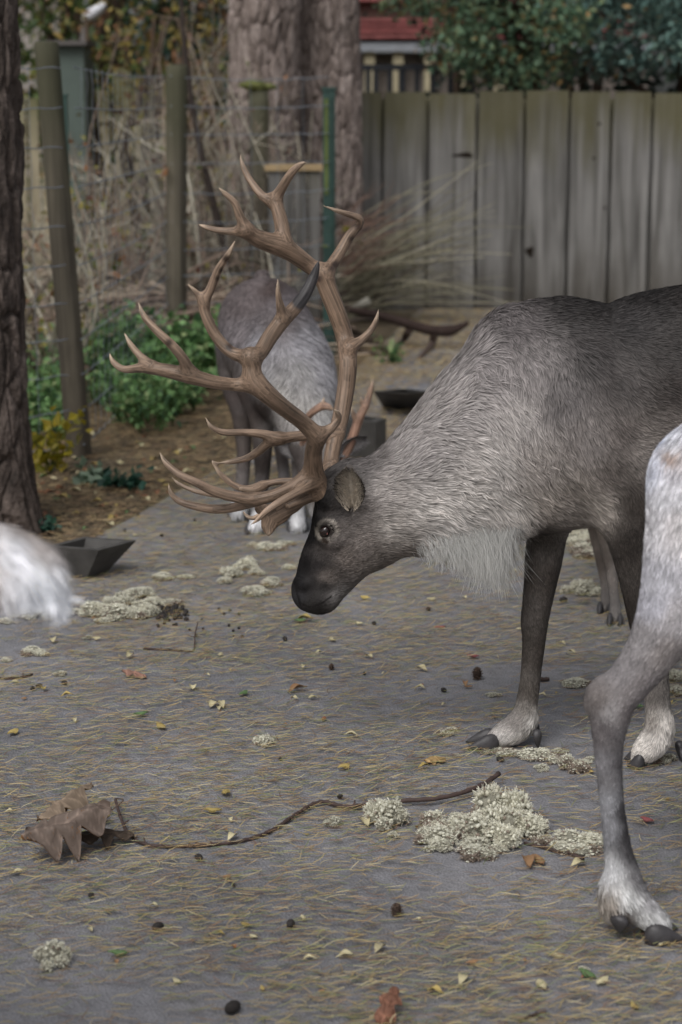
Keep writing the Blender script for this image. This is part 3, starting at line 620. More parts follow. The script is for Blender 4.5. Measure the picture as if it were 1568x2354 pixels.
mk('lamp_head', c + d * (v[:, 0] * .115)[:, None] + s * (v[:, 2] * .05)[:, None] + np.array([0, 1, 0]) * (v[:, 1] * .06)[:, None], ICO3[1], M_WHITE, lp)
cb = empty('utility_cabinet', W(150, 190, 15.2) * [1, 1, 0], 'grey green cabinet with an overhanging dark lid behind the leaning post', 'cabinet'); a_, b_ = W(112, 190, 15.2), W(196, 106, 15.2)
V, F = box(a_[0], b_[0], 15.1, 15.6, 0, b_[2]); mk('case', V, F, mat_flat('cabinet_green', lin(84, 96, 90), .6, .4, 6, .15), cb, smooth=False)
V, F = box(a_[0] - .05, b_[0] + .03, 15.02, 15.66, b_[2] + .002, b_[2] + .035); mk('lid', V, F, M_SLATE, cb, smooth=False)
ff = empty('paling_fence', (-2.2, 16.8, 0), 'uneven fence of mossy upright palings beyond the thicket', 'fence')
x = -3.6; k = 0
while x < -1.1:
    w = random.uniform(.1, .17); plank(ff, x, x + w - .012, 16.8 + random.uniform(-.02, .02), .022, -.02, random.uniform(1.45, 1.75), M_FARWOOD, 200 + k, 'paling'); x += w + random.uniform(0, .03); k += 1
for z in (.4, 1.2): V, F = box(-3.6, -1.1, 16.84, 16.89, z, z + .08); mk('rail', V, F, M_FARWOOD, ff, smooth=False)

# ------------------------------------------------------------------ thicket of bare shrubs, cut brush
def stems(mb, r, base, n, h, spread, rad, cols, kids=4, lean=(0, 0), sides=4):
    tips = []
    for k in range(n):
        a = r.uniform(0, 6.28); sp_ = spread * r.uniform(.2, 1); b = base + np.array([r.normal(0, .06), r.normal(0, .06), 0]); hh = h * r.uniform(.5, 1.1)
        e = b + [sp_ * math.cos(a) + lean[0], sp_ * math.sin(a) + lean[1], hh]; m = (b + e) / 2 + r.normal(0, .12 * h, 3) * [1, 1, .4]; P = spline([b, m, e], 5); c = lin(*cols[r.integers(len(cols))]) * r.uniform(.75, 1.25)
        rr = rad * r.uniform(.5, 1.5); mb.add(*tube(P, np.linspace(rr, rr * .3, len(P)), sides, False), col=c); tips.append(e)
        for j in range(kids):
            u = r.uniform(.25, .95); p = P[int(u * (len(P) - 1))]; q = p + np.array([r.normal(0, .22), r.normal(0, .22), r.uniform(-.08, .32)]) * h * .55; mm = (p + q) / 2 + r.normal(0, .03, 3); S = spline([p, mm, q], 3); mb.add(*tube(S, np.linspace(rr * .45, rr * .15, len(S)), 3, False), col=c * r.uniform(.85, 1.2)); tips.append(q)
            for jj in range(2):
                p2 = S[len(S) // 2]; q2 = p2 + np.array([r.normal(0, .1), r.normal(0, .1), r.uniform(-.06, .14)]) * h * .5; mb.add(*tube([p2, (p2 + q2) / 2 + r.normal(0, .01, 3), q2], [rr * .25, rr * .2, rr * .1], 3, False), col=c * 1.1); tips.append(q2)
    return np.array(tips)
TW = [(168, 162, 146), (142, 134, 120), (190, 184, 168), (108, 99, 90), (156, 138, 124)]
_sl = ['bare twiggy shrub behind the upright corner post', 'bare twiggy shrub with a few yellow leaves left of the corner post', 'tangled bare shrub in front of the paling fence', 'tangled grey shrub behind the leaning post', 'bare shrub between the corner post and the mossy stump post', 'low bare shrub beneath the mossy stump post', 'dense pale shrub growing up against the grey pine trunk', 'bare shrub beside the cabinet', 'low tangled shrub behind the wire mesh by the dark pine']
for k, (px, Y, n, h, leafn) in enumerate([(470, 12.6, 34, 1.75, 60), (320, 12.9, 24, 1.15, 190), (270, 14.6, 14, 1.5, 60), (200, 11.6, 26, 1.15, 120), (530, 13.0, 36, 1.75, 40), (590, 12.1, 26, .9, 40), (520, 14.3, 30, 2.2, 30), (140, 13.2, 12, 1.0, 50), (110, 10.2, 26, .95, 110)]):
    r = np.random.default_rng(70 + k); b = np.array([(px - CXP) / FPX * Y, Y, 0]); t = empty('bare_shrub', b, _sl[k], 'shrub', None); mb = MB(); tp = stems(mb, r, b, n, h, .55, .0085, TW, 4); mb.build('branches', M_TWIG, t)
    lb = MB(); C = tp[r.integers(0, len(tp), leafn)] + r.normal(0, .03, (leafn, 3)); add_leaves(lb, C, .055, [(150, 142, 66), (104, 112, 58), (132, 92, 58), (116, 72, 56)], [3, 3, 2, 1], r); lb.build('leaves', M_LEAF, t, smooth=False)
# dark sapling stem
Ys = 12.4; P = spline([W(528, 640, Ys) * [1, 1, 0], W(520, 600, Ys), W(484, 440, Ys), W(452, 300, Ys), W(428, 140, Ys), W(415, -20, Ys), W(395, -260, Ys)], 5); sg = empty('sapling', P[0], 'thin dark sapling leaning left behind the wire mesh', 'tree'); V, F = tube(P, np.linspace(.03, .01, len(P)), 8); mk('trunk', V, F, mat_flat('dark_wet_bark', lin(58, 50, 46), .8, .3, 30, .3), sg)
r = np.random.default_rng(3)
for k in range(16):
    p = P[r.integers(8, len(P))]; q = p + [r.normal(0, .3), r.normal(0, .2), r.uniform(0, .3)]; V, F = tube([p, (p + q) / 2 + r.normal(0, .02, 3), q], [.006, .004, .002], 4, False); mk('twig', V, F, M_TWIG, sg, np.tile(lin(110, 98, 84), (len(V), 1)))
# brush lying on the ground, and the cut boughs stacked by the fence
def brush(name, label, fn, n, mat, seed):
    r = np.random.default_rng(seed); mb = MB()
    for k in range(n): P, rad, c = fn(r); mb.add(*tube(P, np.linspace(rad, rad * .35, len(P)), 4, False), col=c)
    o = mb.build(name, mat); return tag(o, label, 'brush pile')
def _lie(r):
    px, py = r.uniform(60, 560), r.uniform(770, 850); p = G(px, py); L = r.uniform(.3, 1.0); a = r.normal(0, .7); p[2] = r.uniform(.02, .45) * (r.random() ** .6); q = p + [L * math.cos(a), L * math.sin(a) * .6, r.normal(0, .1)]; q[2] = max(q[2], .02)
    return spline([p, (p + q) / 2 + r.normal(0, .04, 3), q], 4), r.uniform(.004, .013), lin(*[(160, 140, 126), (140, 124, 112), (178, 162, 144), (98, 86, 78)][r.integers(4)]) * r.uniform(.7, 1.2)
brush('brush_pile', 'low pile of reddish dead sticks lying under the thicket', _lie, 520, M_TWIG, 91)
def _fan(r):
    b = np.array([(r.uniform(740, 830) - 784) / 330, 13.75 + r.normal(0, .12), max(.03, r.normal(.2, .15))]); a = r.normal(.36, .24); L = r.uniform(.5, 1.25); e = b + [L * math.cos(a), r.normal(-.1, .15), L * math.sin(a)]; m = (b + e) / 2 + [0, r.normal(0, .05), r.normal(.05, .07)]
    return spline([b, m, e], 5), r.uniform(.003, .007), lin(*[(154, 150, 128), (132, 128, 110), (176, 170, 148), (108, 100, 86)][r.integers(4)]) * r.uniform(.75, 1.2)
brush('cut_boughs', 'heap of long pale olive boughs fanned out against the board fence', _fan, 130, M_TWIG, 92)
def _red(r):
    b = np.array([(r.uniform(770, 810) - 784) / 340, 13.3 + r.normal(0, .1), r.uniform(.3, .7)]); a = r.uniform(.1, 1.1); L = r.uniform(.2, .5); e = b + [L * math.cos(a), r.normal(0, .1), L * math.sin(a)]
    return spline([b, (b + e) / 2 + r.normal(0, .03, 3), e], 4), r.uniform(.003, .007), lin(128, 104, 92) * r.uniform(.7, 1.2)
brush('twig_heap', 'small heap of reddish twigs beside the green steel post', _red, 46, M_TWIG, 93)
# fallen branch propped on its side limbs
fb = empty('fallen_branch', G(930, 790), 'dark fallen branch with two bent side limbs lying near the fence foot', 'branch'); M_FB = mat_col('rotting_bark', .85, .25, 25, .3, bump=(60, .6, .01)); Yb = 12.2; mb = MB()
P = spline([W(800, 713, Yb), W(860, 722, Yb), W(930, 742, Yb), W(985, 758, Yb), W(1035, 760, Yb), W(1078, 742, Yb)], 5); mb.add(*tube(P, np.interp(np.linspace(0, 1, len(P)), [0, .5, .8, 1], [.02, .032, .036, .012]), 9), col=lin(58, 46, 42)); mb.build('stem', M_FB, fb)
for q in ([W(998, 765, Yb), W(992, 792, 12.2), G(962, 826)], [W(942, 756, Yb), W(925, 785, 12.3), G(896, 820)]): V, F = tube(spline(q, 5), np.linspace(.026, .015, 11), 7); mk('limb', V, F, M_FB, fb, np.tile(lin(88, 74, 68), (len(V), 1)))
for (q, rr, lab) in (([G(800, 760), G(850, 790), G(910, 826)], .022, 'dark mossy stick on the ground below the fallen branch'), ([G(790, 790), G(830, 812), G(868, 822)], .016, 'thin dark stick on the ground behind the antlers')):
    q = [np.array(x) + [0, 0, rr] for x in q]; V, F = tube(spline(q, 5), rr, 7); tag(mk('stick', V, F, M_FB, None, np.tile(lin(78, 66, 56), (len(V), 1))), lab, 'stick')
pc = W(812, 700, 12.9); V, F = tube([W(806, 712, 12.9), W(850, 690, 12.9)], [.02, .03], 6); tag(mk('split_log', V, F, M_TWIG, None, np.tile(lin(168, 164, 152), (len(V), 1))), 'pale split log end poking out of the cut boughs', 'log')

# ------------------------------------------------------------------ green ground plants
def plant_mesh(seed, h, n, ls, cols, wts, spread=.16, yellow=False):
    r = np.random.default_rng(seed); mb = MB(); lb = MB()
    for k in range(n):
        a = r.uniform(0, 6.28); e = np.array([spread * r.uniform(.1, 1) * math.cos(a), spread * r.uniform(.1, 1) * math.sin(a), h * r.uniform(.5, 1.1)]); P = spline([[0, 0, 0], e * [.35, .35, .55], e], 4); mb.add(*tube(P, np.linspace(.003, .0015, len(P)), 4, False), col=lin(84, 98, 56))
        m = r.integers(8, 14); C = P[r.integers(2, len(P), m)] + r.normal(0, .035, (m, 3)); C[:, 2] = np.maximum(C[:, 2], .02); add_leaves(lb, C, ls, cols, wts, r, up=1.1, aspect=.7)
    return mb, lb
GC = [(102, 140, 86), (126, 162, 104), (72, 102, 70), (150, 168, 116)]
protos = []
def make_plant(loc, proto, label, group, scale, rot):
    if proto['o'] is None:
        t = empty('leafy_plant', loc, label, 'plant', group); s_ = proto['mb']; st = mk('stems', np.concatenate(s_[0].V), [np.concatenate(s_[0].F[k]) for k in (3, 4) if s_[0].F[k]], M_TWIG, None, np.concatenate(s_[0].C), origin=np.zeros(3)); lv = mk('leaves', np.concatenate(s_[1].V), np.concatenate(s_[1].F[3]), M_LEAF, None, np.concatenate(s_[1].C), smooth=False, origin=np.zeros(3))
        for o in (st, lv): o.parent = t; o.location = (0, 0, 0)
        proto['o'] = (t, st, lv); c = t
    else:
        c = proto['o'][0].copy(); COL.objects.link(c); c['label'] = label
        if group: c['group'] = group
        elif 'group' in c: del c['group']
        for ch in proto['o'][1:]: d = ch.copy(); COL.objects.link(d); d.parent = c
    c.location = tuple(loc); c.rotation_euler = (0, 0, rot); c.scale = (scale,) * 3; return c
for s in range(5): protos.append({'mb': plant_mesh(300 + s, .34, 12, .055, GC, [3, 3, 3, 1]), 'o': None})
r = np.random.default_rng(8); spots = []
for k in range(64):
    px = r.uniform(215, 540); py = r.uniform(860, 1000) if px < 440 else r.uniform(850, 950); spots.append((px, py))
for k in range(26): spots.append((r.uniform(62, 150), r.uniform(880, 1030)))
for k, (px, py) in enumerate(spots):
    g = G(px, py); make_plant(g, protos[k % 5], *(('bright green leafy plant on the soil between the leaning post and the corner post', 'green plants between the two wooden posts') if k < 64 else ('bright green leafy plant behind the wire by the dark pine', 'green plants behind the wire by the dark pine')), r.uniform(.6, 1.15) * (.95 if py < 900 else .7), r.uniform(0, 6.28))
yp = {'mb': plant_mesh(320, .22, 9, .06, [(150, 138, 40), (168, 150, 52), (128, 124, 44)], [3, 2, 2], .2), 'o': None}
make_plant(G(118, 1085), yp, 'yellow leaved plant at the foot of the dark pine', None, 1.0, 0)
ip = {'mb': plant_mesh(321, .05, 5, .05, [(44, 78, 66), (54, 88, 72)], [1, 1], .09), 'o': None}
make_plant(G(292, 1122), ip, 'dark green ivy sprig on the soil near the path edge', None, 1.0, 0)
make_plant(G(103, 1222), ip, 'small dark green sprig beside the feeding trough', None, .6, 1)
bp = {'mb': plant_mesh(322, .03, 3, .06, [(128, 146, 126), (112, 134, 110)], [1, 1], .1), 'o': None}
make_plant(G(215, 1112), bp, 'pale green wilted leaves lying on the soil by the leaning post', None, 1.0, 0)
gp_ = {'mb': plant_mesh(323, .12, 5, .05, GC, [1, 1, 1, 1], .1), 'o': None}
make_plant(G(905, 838), gp_, 'small green tuft growing by the fallen branch', None, 1.0, 0)

# ------------------------------------------------------------------ reindeer
M_COAT = mat_col('reindeer_coat', 0.75, 0.25, 45, 0.14, bump=(220, 0.35, 0.004))
M_FUR = mat_col('reindeer_fur', 0.62, 0.3, 60, 0.1, trans=0.12)
M_WFUR = mat_col('white_fur', 0.6, 0.3, 60, 0.06, trans=0.5)
M_HOOF = mat_flat('hoof_horn', lin(62, 60, 62), 0.5, 0.45, 60, 0.3, bump=(90, 0.4, 0.003))
M_EYE = mat_flat('dark_eye', lin(34, 24, 22), 0.06, 0.6, 60, 0.2)
M_IRIS = mat_flat('eye_corner', lin(150, 96, 92), 0.2, 0.5, 60, 0.1)
def antler_material():
    m, nt, b = new_mat('antler_bone'); L = nt.links; at = N(nt, 'ShaderNodeAttribute'); at.attribute_name = 'Col'; tc = N(nt, 'ShaderNodeTexCoord')
    st = N(nt, 'ShaderNodeAttribute'); st.attribute_name = 'grain'
    n1 = N(nt, 'ShaderNodeTexNoise'); n1.inputs['Scale'].default_value = 1.0; n1.inputs['Detail'].default_value = 6; n1.inputs['Distortion'].default_value = 0.5; L.new(st.outputs['Vector'], n1.inputs['Vector'])
    mr = N(nt, 'ShaderNodeMapRange'); mr.inputs['From Min'].default_value = 0.3; mr.inputs['From Max'].default_value = 0.62; mr.inputs['To Min'].default_value = 0.38; mr.inputs['To Max'].default_value = 1.2; L.new(n1.outputs['Fac'], mr.inputs['Value'])
    hv = N(nt, 'ShaderNodeHueSaturation'); L.new(at.outputs['Color'], hv.inputs['Color']); L.new(mr.outputs[0], hv.inputs['Value'])
    setup(nt, b, vary(nt, hv.outputs[0], 14, 0.16), 0.5, 0.4)
    bp = N(nt, 'ShaderNodeBump'); bp.inputs['Strength'].default_value = 0.55; bp.inputs['Distance'].default_value = 0.004; L.new(n1.outputs['Fac'], bp.inputs['Height']); L.new(bp.outputs[0], b.inputs['Normal']); return m
M_ANTLER = antler_material()

def antler(name, parent, chains, h, conv, flats=(), dark=(), base_c=lin(128, 107, 90), tip_c=lin(156, 134, 116), k=0.014, rs=0.98):
    """chains of (x, y, radius, Y) stations; conv turns a station into photograph pixels"""
    st = [[(*conv(a, b), r * conv.s * rs * (.35 if i == len(c) - 1 and r < 12 else 1), Y) for i, (a, b, r, Y) in enumerate(c)] for c in chains]; fl = [[(*conv(a, b), r * conv.s, Y) for a, b, r, Y in c] for c in flats]
    pts = np.array([W(p[0], p[1], p[3]) for c in st + fl for p in c]); f = Field(pts.min(0) - .05, pts.max(0) + .05, h)
    segs = []; cid = 0
    for c in st:
        # finer stations along a smooth curve
        P = spline(np.array([W(p[0], p[1], p[3]) for p in c]), 4); R = np.interp(np.linspace(0, len(c) - 1, len(P)), range(len(c)), [p[2] / ppm(p[3], 1) for p in c])
        for a, b, ra, rb in zip(P[:-1], P[1:], R[:-1], R[1:]): f._hard(a, b, ra, rb, k, 1.0)
        f._merge(k); cl_ = np.concatenate([[0], np.cumsum(np.linalg.norm(np.diff(P, axis=0), axis=1))]); segs += [(a, b, s0, cid) for a, b, s0 in zip(P[:-1], P[1:], cl_)]; cid += 1
    for c in fl:
        for p, q in zip(c[:-1], c[1:]): a, b = W(p[0], p[1], p[3]), W(q[0], q[1], q[3]); f.cone(a, b, p[2] / ppm(p[3], 1), q[2] / ppm(q[3], 1), k, 0.35); segs.append((a, b, 0.0, 50 + cid))
    V, T, Q = f.mesh(); V = smooth_mesh(V, T, 2)
    # grain coordinates that run along the nearest beam
    best = np.full(len(V), 9.); gr = np.zeros((len(V), 3))
    for a, b, s0, ci in segs:
        ba = b - a; L = np.linalg.norm(ba) + 1e-9; t = np.clip((V - a) @ ba / (L * L), 0, 1); q = V - a - t[:, None] * ba; d = np.linalg.norm(q, axis=1); m = d < best; best[m] = d[m]
        gr[m] = q[m] * 190 + ((s0 + t[m] * L)[:, None] * np.array([[9., 6., 3.]])) + ci * 13.7
    nn = fbm(V * 30, 9); c = base_c + (tip_c - base_c) * np.clip((0.016 - best) / 0.012, 0, 1)[:, None]; c = c * ((0.8 + 0.4 * nn) * (0.72 + 0.56 * fbm(V * 11, 23)))[:, None]; c = c + (lin(196, 176, 154) - c) * np.clip((0.0065 - best) / 0.004, 0, 1)[:, None] * .6
    px, py = proj(V)
    for (x, y, r, cc) in dark:
        w = np.clip((r - np.hypot(px - x, py - y)) / 9 + 0.5 + 1.4 * (nn - .5), 0, 1)[:, None]; c = c * (1 - w) + cc * w
    o = mk(name, V, Q if len(Q) else T, M_ANTLER, parent, c)
    g = o.data.attributes.new('grain', 'FLOAT_VECTOR', 'POINT'); g.data.foreach_set('vector', gr.astype(np.float32).ravel()); return o

def claw(parent, heel, toe, w, h, name='hoof', mat=None, curl=0.0):
    """one cloven toe: flat-soled, high at the heel, pointed at the toe"""
    heel = np.array(heel, float); toe = np.array(toe, float); d = toe - heel; L = np.linalg.norm(d); d /= L; up = np.array([0, 0, 1.]); up = up - (up @ d) * d; up /= np.linalg.norm(up); s = np.cross(d, up)
    v, F = ICO3; x = (v[:, 0] + 1) / 2; ww = w * 0.5 * (1 - 0.72 * x ** 2.2); hh = h * (1 - 0.8 * x ** 1.2)
    z = np.where(v[:, 2] > -0.35, (v[:, 2] + 0.35) / 1.35, 0.0)
    P = heel + d * (x * L)[:, None] + s * (v[:, 1] * ww)[:, None] + up * (z * hh + curl * x * x)[:, None]
    return mk(name, P, F, mat or M_HOOF, parent)

def ear(parent, base, tip, face, w, name='ear', cin=lin(150, 138, 124), rim=lin(44, 40, 40), back=lin(96, 90, 86)):
    """a cupped ear; face is the way the opening looks"""
    base = np.array(base, float); tip = np.array(tip, float); ax = tip - base; L = np.linalg.norm(ax); ax /= L; face = np.array(face, float); face -= (face @ ax) * ax; face /= np.linalg.norm(face); s = np.cross(ax, face)
    nu, nv = 17, 15; U, Vv = np.meshgrid(np.linspace(-1, 1, nu), np.linspace(0, 1, nv)); U = U.ravel(); Vv = Vv.ravel()
    hw = w * 0.5 * np.maximum(np.sin(np.pi * np.clip(Vv * 0.93 + 0.005, 0, 1)) ** 0.6, 0.04); dep = w * 0.32 * (1 - U ** 2) * (1 - 0.55 * Vv)
    P = base + ax * (Vv * L)[:, None] + s * (U * hw)[:, None] - face * dep[:, None] + face * (0.1 * w * Vv ** 2)[:, None]
    Bk = P - face * (0.012 * (1 - U ** 2) + 0.0015)[:, None]
    e = np.maximum(np.abs(U) ** 2.6 * 1.25, np.clip(Vv * 1.25 - .35, 0, 1) ** 3); ci = cin + (rim - cin) * np.clip(e * 1.3 + 0.6 * (fbm(P * 120, 4) - .5), 0, 1)[:, None]; cb = np.broadcast_to(back, ci.shape)
    i = np.arange(nv - 1)[:, None] * nu; j = np.arange(nu - 1)[None]; Q = np.stack([i + j, i + j + 1, i + nu + j + 1, i + nu + j], -1).reshape(-1, 4); n = nu * nv
    bd = np.concatenate([np.arange(nu), np.arange(1, nv) * nu + nu - 1, (nv - 1) * nu + np.arange(nu - 2, -1, -1), np.arange(nv - 2, 0, -1) * nu]); b2 = np.roll(bd, -1)
    o = mk(name, np.vstack([P, Bk]), np.concatenate([Q[:, ::-1], Q + n, np.stack([bd, b2, b2 + n, bd + n], 1)]), M_COAT, parent, np.vstack([ci, cb]))
    # tufts inside
    T = np.concatenate([Q[:, [0, 1, 2]], Q[:, [0, 2, 3]]]); hv, hf, hc = hair(P, T, 900, lambda p, nn_: ax * 0.8 + s * 0.5 * np.sign((p - base) @ s)[:, None], lambda p: np.full(len(p), w * 0.22), lambda p: np.full(len(p), 0.0018),
        lambda p, nn_: cin * 1.05 + (rim - cin) * np.clip((np.abs((p - base) @ s) / (w * .5)) ** 3 * 1.2 + np.clip(((p - base) @ ax) / L * 1.2 - .3, 0, 1) ** 3, 0, 1)[:, None], lift=0.4, seed=8)
    mk('ear_hair', hv, hf, M_FUR, o, hc)
    return o
def flow_from(pts, dirs, p=3.0):
    def f(P, Nn):
        px, py = proj(P); d = idw(px, py, pts, dirs, p, 20); return np.stack([d[:, 0], 0 * d[:, 0] - 0.02, -d[:, 1]], 1)
    return f

# ---- the antlered bull in the middle
YC = 4.45
def build_bull():
    T0 = empty('reindeer', (0.52, YC, 0), 'grey brown reindeer bull with huge branching antlers and white throat mane, head lowered', 'reindeer')
    f = Field((-0.16, YC - 0.36, -0.01), (1.42, YC + 0.36, 1.22), 0.0054)
    c = lambda st, k=0.03, sy=1.0: f.chain([(a, b, r, YC + o, *s) for a, b, r, o, *s in st], k, sy)
    # neck, chest, trunk, rump
    c([(862, 1172, 112, 0, .62), (968, 1134, 142, 0, .62), (1070, 1068, 172, 0, .62), (1185, 988, 212, 0, .66), (1300, 946, 248, 0, .68), (1420, 926, 224, 0, .74), (1530, 886, 220, 0, .82), (1700, 870, 222, 0, .85), (1900, 880, 205, 0, .85), (2010, 900, 170, 0, .8)], 0.05)
    c([(1190, 806, 104, 0, .5), (1275, 796, 102, 0, .5)], 0.05)
    c([(2060, 840, 70, 0), (2105, 880, 40, 0)], 0.05)
    # shoulder and near fore leg, far fore leg
    c([(1330, 900, 120, -.1, .6), (1390, 1040, 112, -.11, .6), (1428, 1130, 88, -.1, .75), (1446, 1210, 60, -.085), (1464, 1310, 45, -.08), (1480, 1410, 38, -.08), (1496, 1490, 36, -.08), (1507, 1560, 30, -.08), (1513, 1630, 29, -.08), (1516, 1668, 34, -.08), (1504, 1700, 34, -.085), (1486, 1722, 30, -.09), (1470, 1736, 18, -.09)], 0.022)
    c([(1240, 1000, 120, .1, .6), (1262, 1120, 82, .09, .8), (1258, 1215, 49, .07), (1248, 1300, 41, .06), (1236, 1380, 34, .05), (1229, 1428, 31, .05), (1227, 1480, 26, .05), (1219, 1560, 23, .05), (1211, 1618, 25, .05), (1206, 1648, 31, .05), (1188, 1672, 33, .05), (1160, 1688, 28, .05), (1132, 1702, 17, .05)], 0.022)
    # brisket fold, belly
    c([(1180, 1150, 80, 0, .8), (1290, 1140, 70, 0, 1.2), (1400, 1120, 70, 0, 1.2), (1560, 1050, 60, 0, 1.4), (1800, 1020, 60, 0, 1.4)], 0.06)
    # hind legs, out of the frame
    for o, dx in ((-.1, 0), (.1, 60)):
        c([(1940 + dx, 900, 170, o, .6), (1960 + dx, 1080, 130, o, .6), (1960 + dx, 1230, 70, o), (2040 + dx, 1360, 46, o), (2020 + dx, 1480, 32, o), (2000 + dx, 1610, 28, o), (1985 + dx, 1680, 34, o), (1960 + dx, 1712, 26, o)], 0.025)
    # head
    c([(862, 1172, 104, 0, .62), (800, 1150, 70, 0, .9), (778, 1195, 60, 0, 1.1), (786, 1242, 76, 0, .78), (748, 1290, 58, 0, .8), (722, 1340, 45, 0, .86), (714, 1358, 43, 0, .9), (726, 1366, 40, 0, .9)], 0.03)
    c([(850, 1248, 66, 0, .6), (812, 1284, 50, 0, .62), (766, 1345, 38, 0, .75), (742, 1372, 33, 0, .8)], 0.03)
    c([(772, 1112, 34, 0, 1.4), (800, 1096, 36, 0, 1.3)], 0.03)                      # poll between the pedicles
    for s in (-1, 1):
        c([(752, 1152, 26, s * .05), (762, 1120, 24, s * .05)], 0.02)                 # pedicle
        c([(738, 1196, 17, s * .05), (762, 1206, 14, s * .058)], 0.02)                # brow above the eye
        c([(745, 1240, 13, s * .05), (770, 1244, 14, s * .055)], 0.02)                # cheek bone
    c([(697, 1350, 23, 0, 1.3), (703, 1374, 26, 0, 1.4), (728, 1376, 31, 0, 1.2), (745, 1372, 33, 0, 1.0)], 0.012)
    c([(690, 1338, 15, -.022), (698, 1344, 13, -.034)], .01); c([(690, 1338, 15, .022), (698, 1344, 13, .034)], .01)      # nostril wings
    ye = -.064
    f.cut(W(746, 1222, YC + ye - .006), W(747, 1223, YC + ye - .004), .0125, .0125, .004)
    f.cut(W(682, 1340, YC - .044), W(692, 1332, YC - .05), .008, .006, .004)         # nostril
    for a, b in zip([(692, 1386), (712, 1396), (736, 1388)], [(712, 1396), (736, 1388), (758, 1374)]): f.cut(W(*a, YC - .052), W(*b, YC - .056), .003, .003, .004)
    f.cut(W(684, 1362, YC - .05), W(690, 1388, YC - .052), .003, .003, .003)
    V, T, Q = f.mesh(); V = smooth_mesh(V, T, 1)
    # coat colours
    cp = [((690, 1350), (26, 24, 26)), ((682, 1372), (44, 43, 45)), ((700, 1300), (24, 22, 23)), ((690, 1320), (22, 20, 21)), ((712, 1235), (20, 18, 19)), ((722, 1200), (24, 22, 22)), ((735, 1160), (24, 22, 22)), ((722, 1385), (42, 39, 38)), ((748, 1330), (84, 76, 71)), ((728, 1300), (44, 40, 40)), ((738, 1285), (58, 53, 51)), ((790, 1280), (98, 89, 83)), ((772, 1180), (60, 55, 53)), ((790, 1220), (80, 73, 69)), ((830, 1250), (100, 92, 87)), ((765, 1260), (78, 71, 68)), ((715, 1340), (36, 33, 33)),
          ((770, 1375), (96, 92, 90)), ((742, 1350), (46, 43, 42)), ((800, 1110), (78, 73, 71)), ((820, 1175), (96, 89, 85)), ((830, 1060), (92, 86, 84)), ((875, 1130), (130, 123, 119)), ((890, 1220), (136, 129, 123)), ((860, 1300), (96, 88, 82)), ((930, 1280), (104, 95, 88)), ((990, 1270), (160, 155, 151)), ((960, 1050), (124, 118, 116)),
          ((980, 1180), (152, 146, 141)), ((1050, 1250), (176, 172, 168)), ((1080, 1150), (156, 150, 145)), ((1060, 950), (122, 116, 114)), ((1130, 1050), (146, 140, 136)), ((1170, 1190), (160, 154, 149)), ((1120, 850), (108, 102, 101)), ((1190, 950), (124, 118, 115)), ((1230, 1060), (122, 114, 109)), ((1250, 1160), (128, 119, 111)),
          ((1180, 740), (80, 74, 74)), ((1230, 820), (100, 94, 93)), ((1290, 700), (42, 38, 37)), ((1290, 900), (106, 100, 99)), ((1370, 700), (38, 34, 33)), ((1350, 800), (68, 63, 62)), ((1450, 740), (58, 54, 54)), ((1480, 690), (38, 34, 33)), ((1560, 660), (42, 37, 35)), ((1540, 800), (58, 53, 51)), ((1430, 880), (80, 74, 72)), ((1350, 1000), (104, 97, 94)), ((1540, 900), (62, 55, 52)), ((1430, 1000), (84, 76, 72)), ((1400, 1080), (82, 74, 69)), ((1480, 1020), (118, 110, 104)), ((1550, 980), (100, 92, 87)),
          ((1320, 1130), (106, 98, 91)), ((1370, 1170), (140, 131, 123)), ((1300, 1190), (120, 112, 105)), ((1450, 1150), (58, 51, 46)), ((1450, 1250), (46, 40, 36)), ((1470, 1400), (42, 36, 32)), ((1250, 1230), (60, 53, 48)), ((1240, 1330), (56, 49, 44)), ((1215, 1400), (64, 58, 54)), ((1230, 1500), (58, 51, 46)), ((1205, 1480), (56, 50, 45)), ((1215, 1590), (70, 63, 57)), ((1490, 1500), (50, 44, 40)), ((1230, 1655), (160, 156, 152)), ((1210, 1630), (92, 86, 80)), ((1195, 1655), (104, 98, 94)), ((1180, 1662), (96, 90, 86)), ((1160, 1668), (128, 122, 118)), ((1130, 1690), (136, 130, 126)), ((1190, 1695), (156, 151, 147)), ((1160, 1695), (150, 146, 143)),
          ((1510, 1600), (88, 82, 78)), ((1500, 1660), (112, 105, 99)), ((1535, 1660), (164, 158, 152)), ((1480, 1700), (160, 154, 148)), ((1520, 1700), (166, 160, 155)), ((1750, 800), (84, 78, 76)), ((1950, 900), (100, 94, 90)), ((1990, 1400), (80, 74, 68))]
    cpts = [a for a, b in cp]; cvals = [lin(*b) * (.72 if a[0] > 1240 and a[1] < 930 else 1.25 if a[0] < 840 and 1170 < a[1] < 1345 and sum(b) > 140 else 1) for a, b in cp]
    # the coat is seen from the side, in less light than the ground: the hairs themselves are paler
    def coat(P, Nn):
        px, py = proj(P); c = idw(px, py, cpts, cvals, 3.6, np.interp(px, [820, 900], [9, 30]) * np.interp(py, [1230, 1320], [1, .5])); lm = c.mean(1)[:, None]; c = (c * .75 + lm * .25) * (1.45 + .55 * np.clip((lm - .05) / .12, 0, 1))
        d = np.hypot((px - 747) / 1.0, (py - 1222) / 1.0); up = np.abs(P[:, 1] - YC) > .03
        d = np.hypot((px - 749) / 1.0, (py - 1222) / 1.12); an = np.arctan2(py - 1222, px - 749); ring = np.clip(1 - np.abs(d - 21) / 7, 0, 1) * up * (0.25 + fbm(P * 90, 31)) * (0.75 + .35 * np.cos(2 * (an + .6))); c = c + (lin(168, 160, 150) * 1.2 - c) * (np.clip(ring * 1.3, 0, 1) * .85)[:, None]
        ins = (d < 15) & up; c[ins] = lin(40, 34, 32)
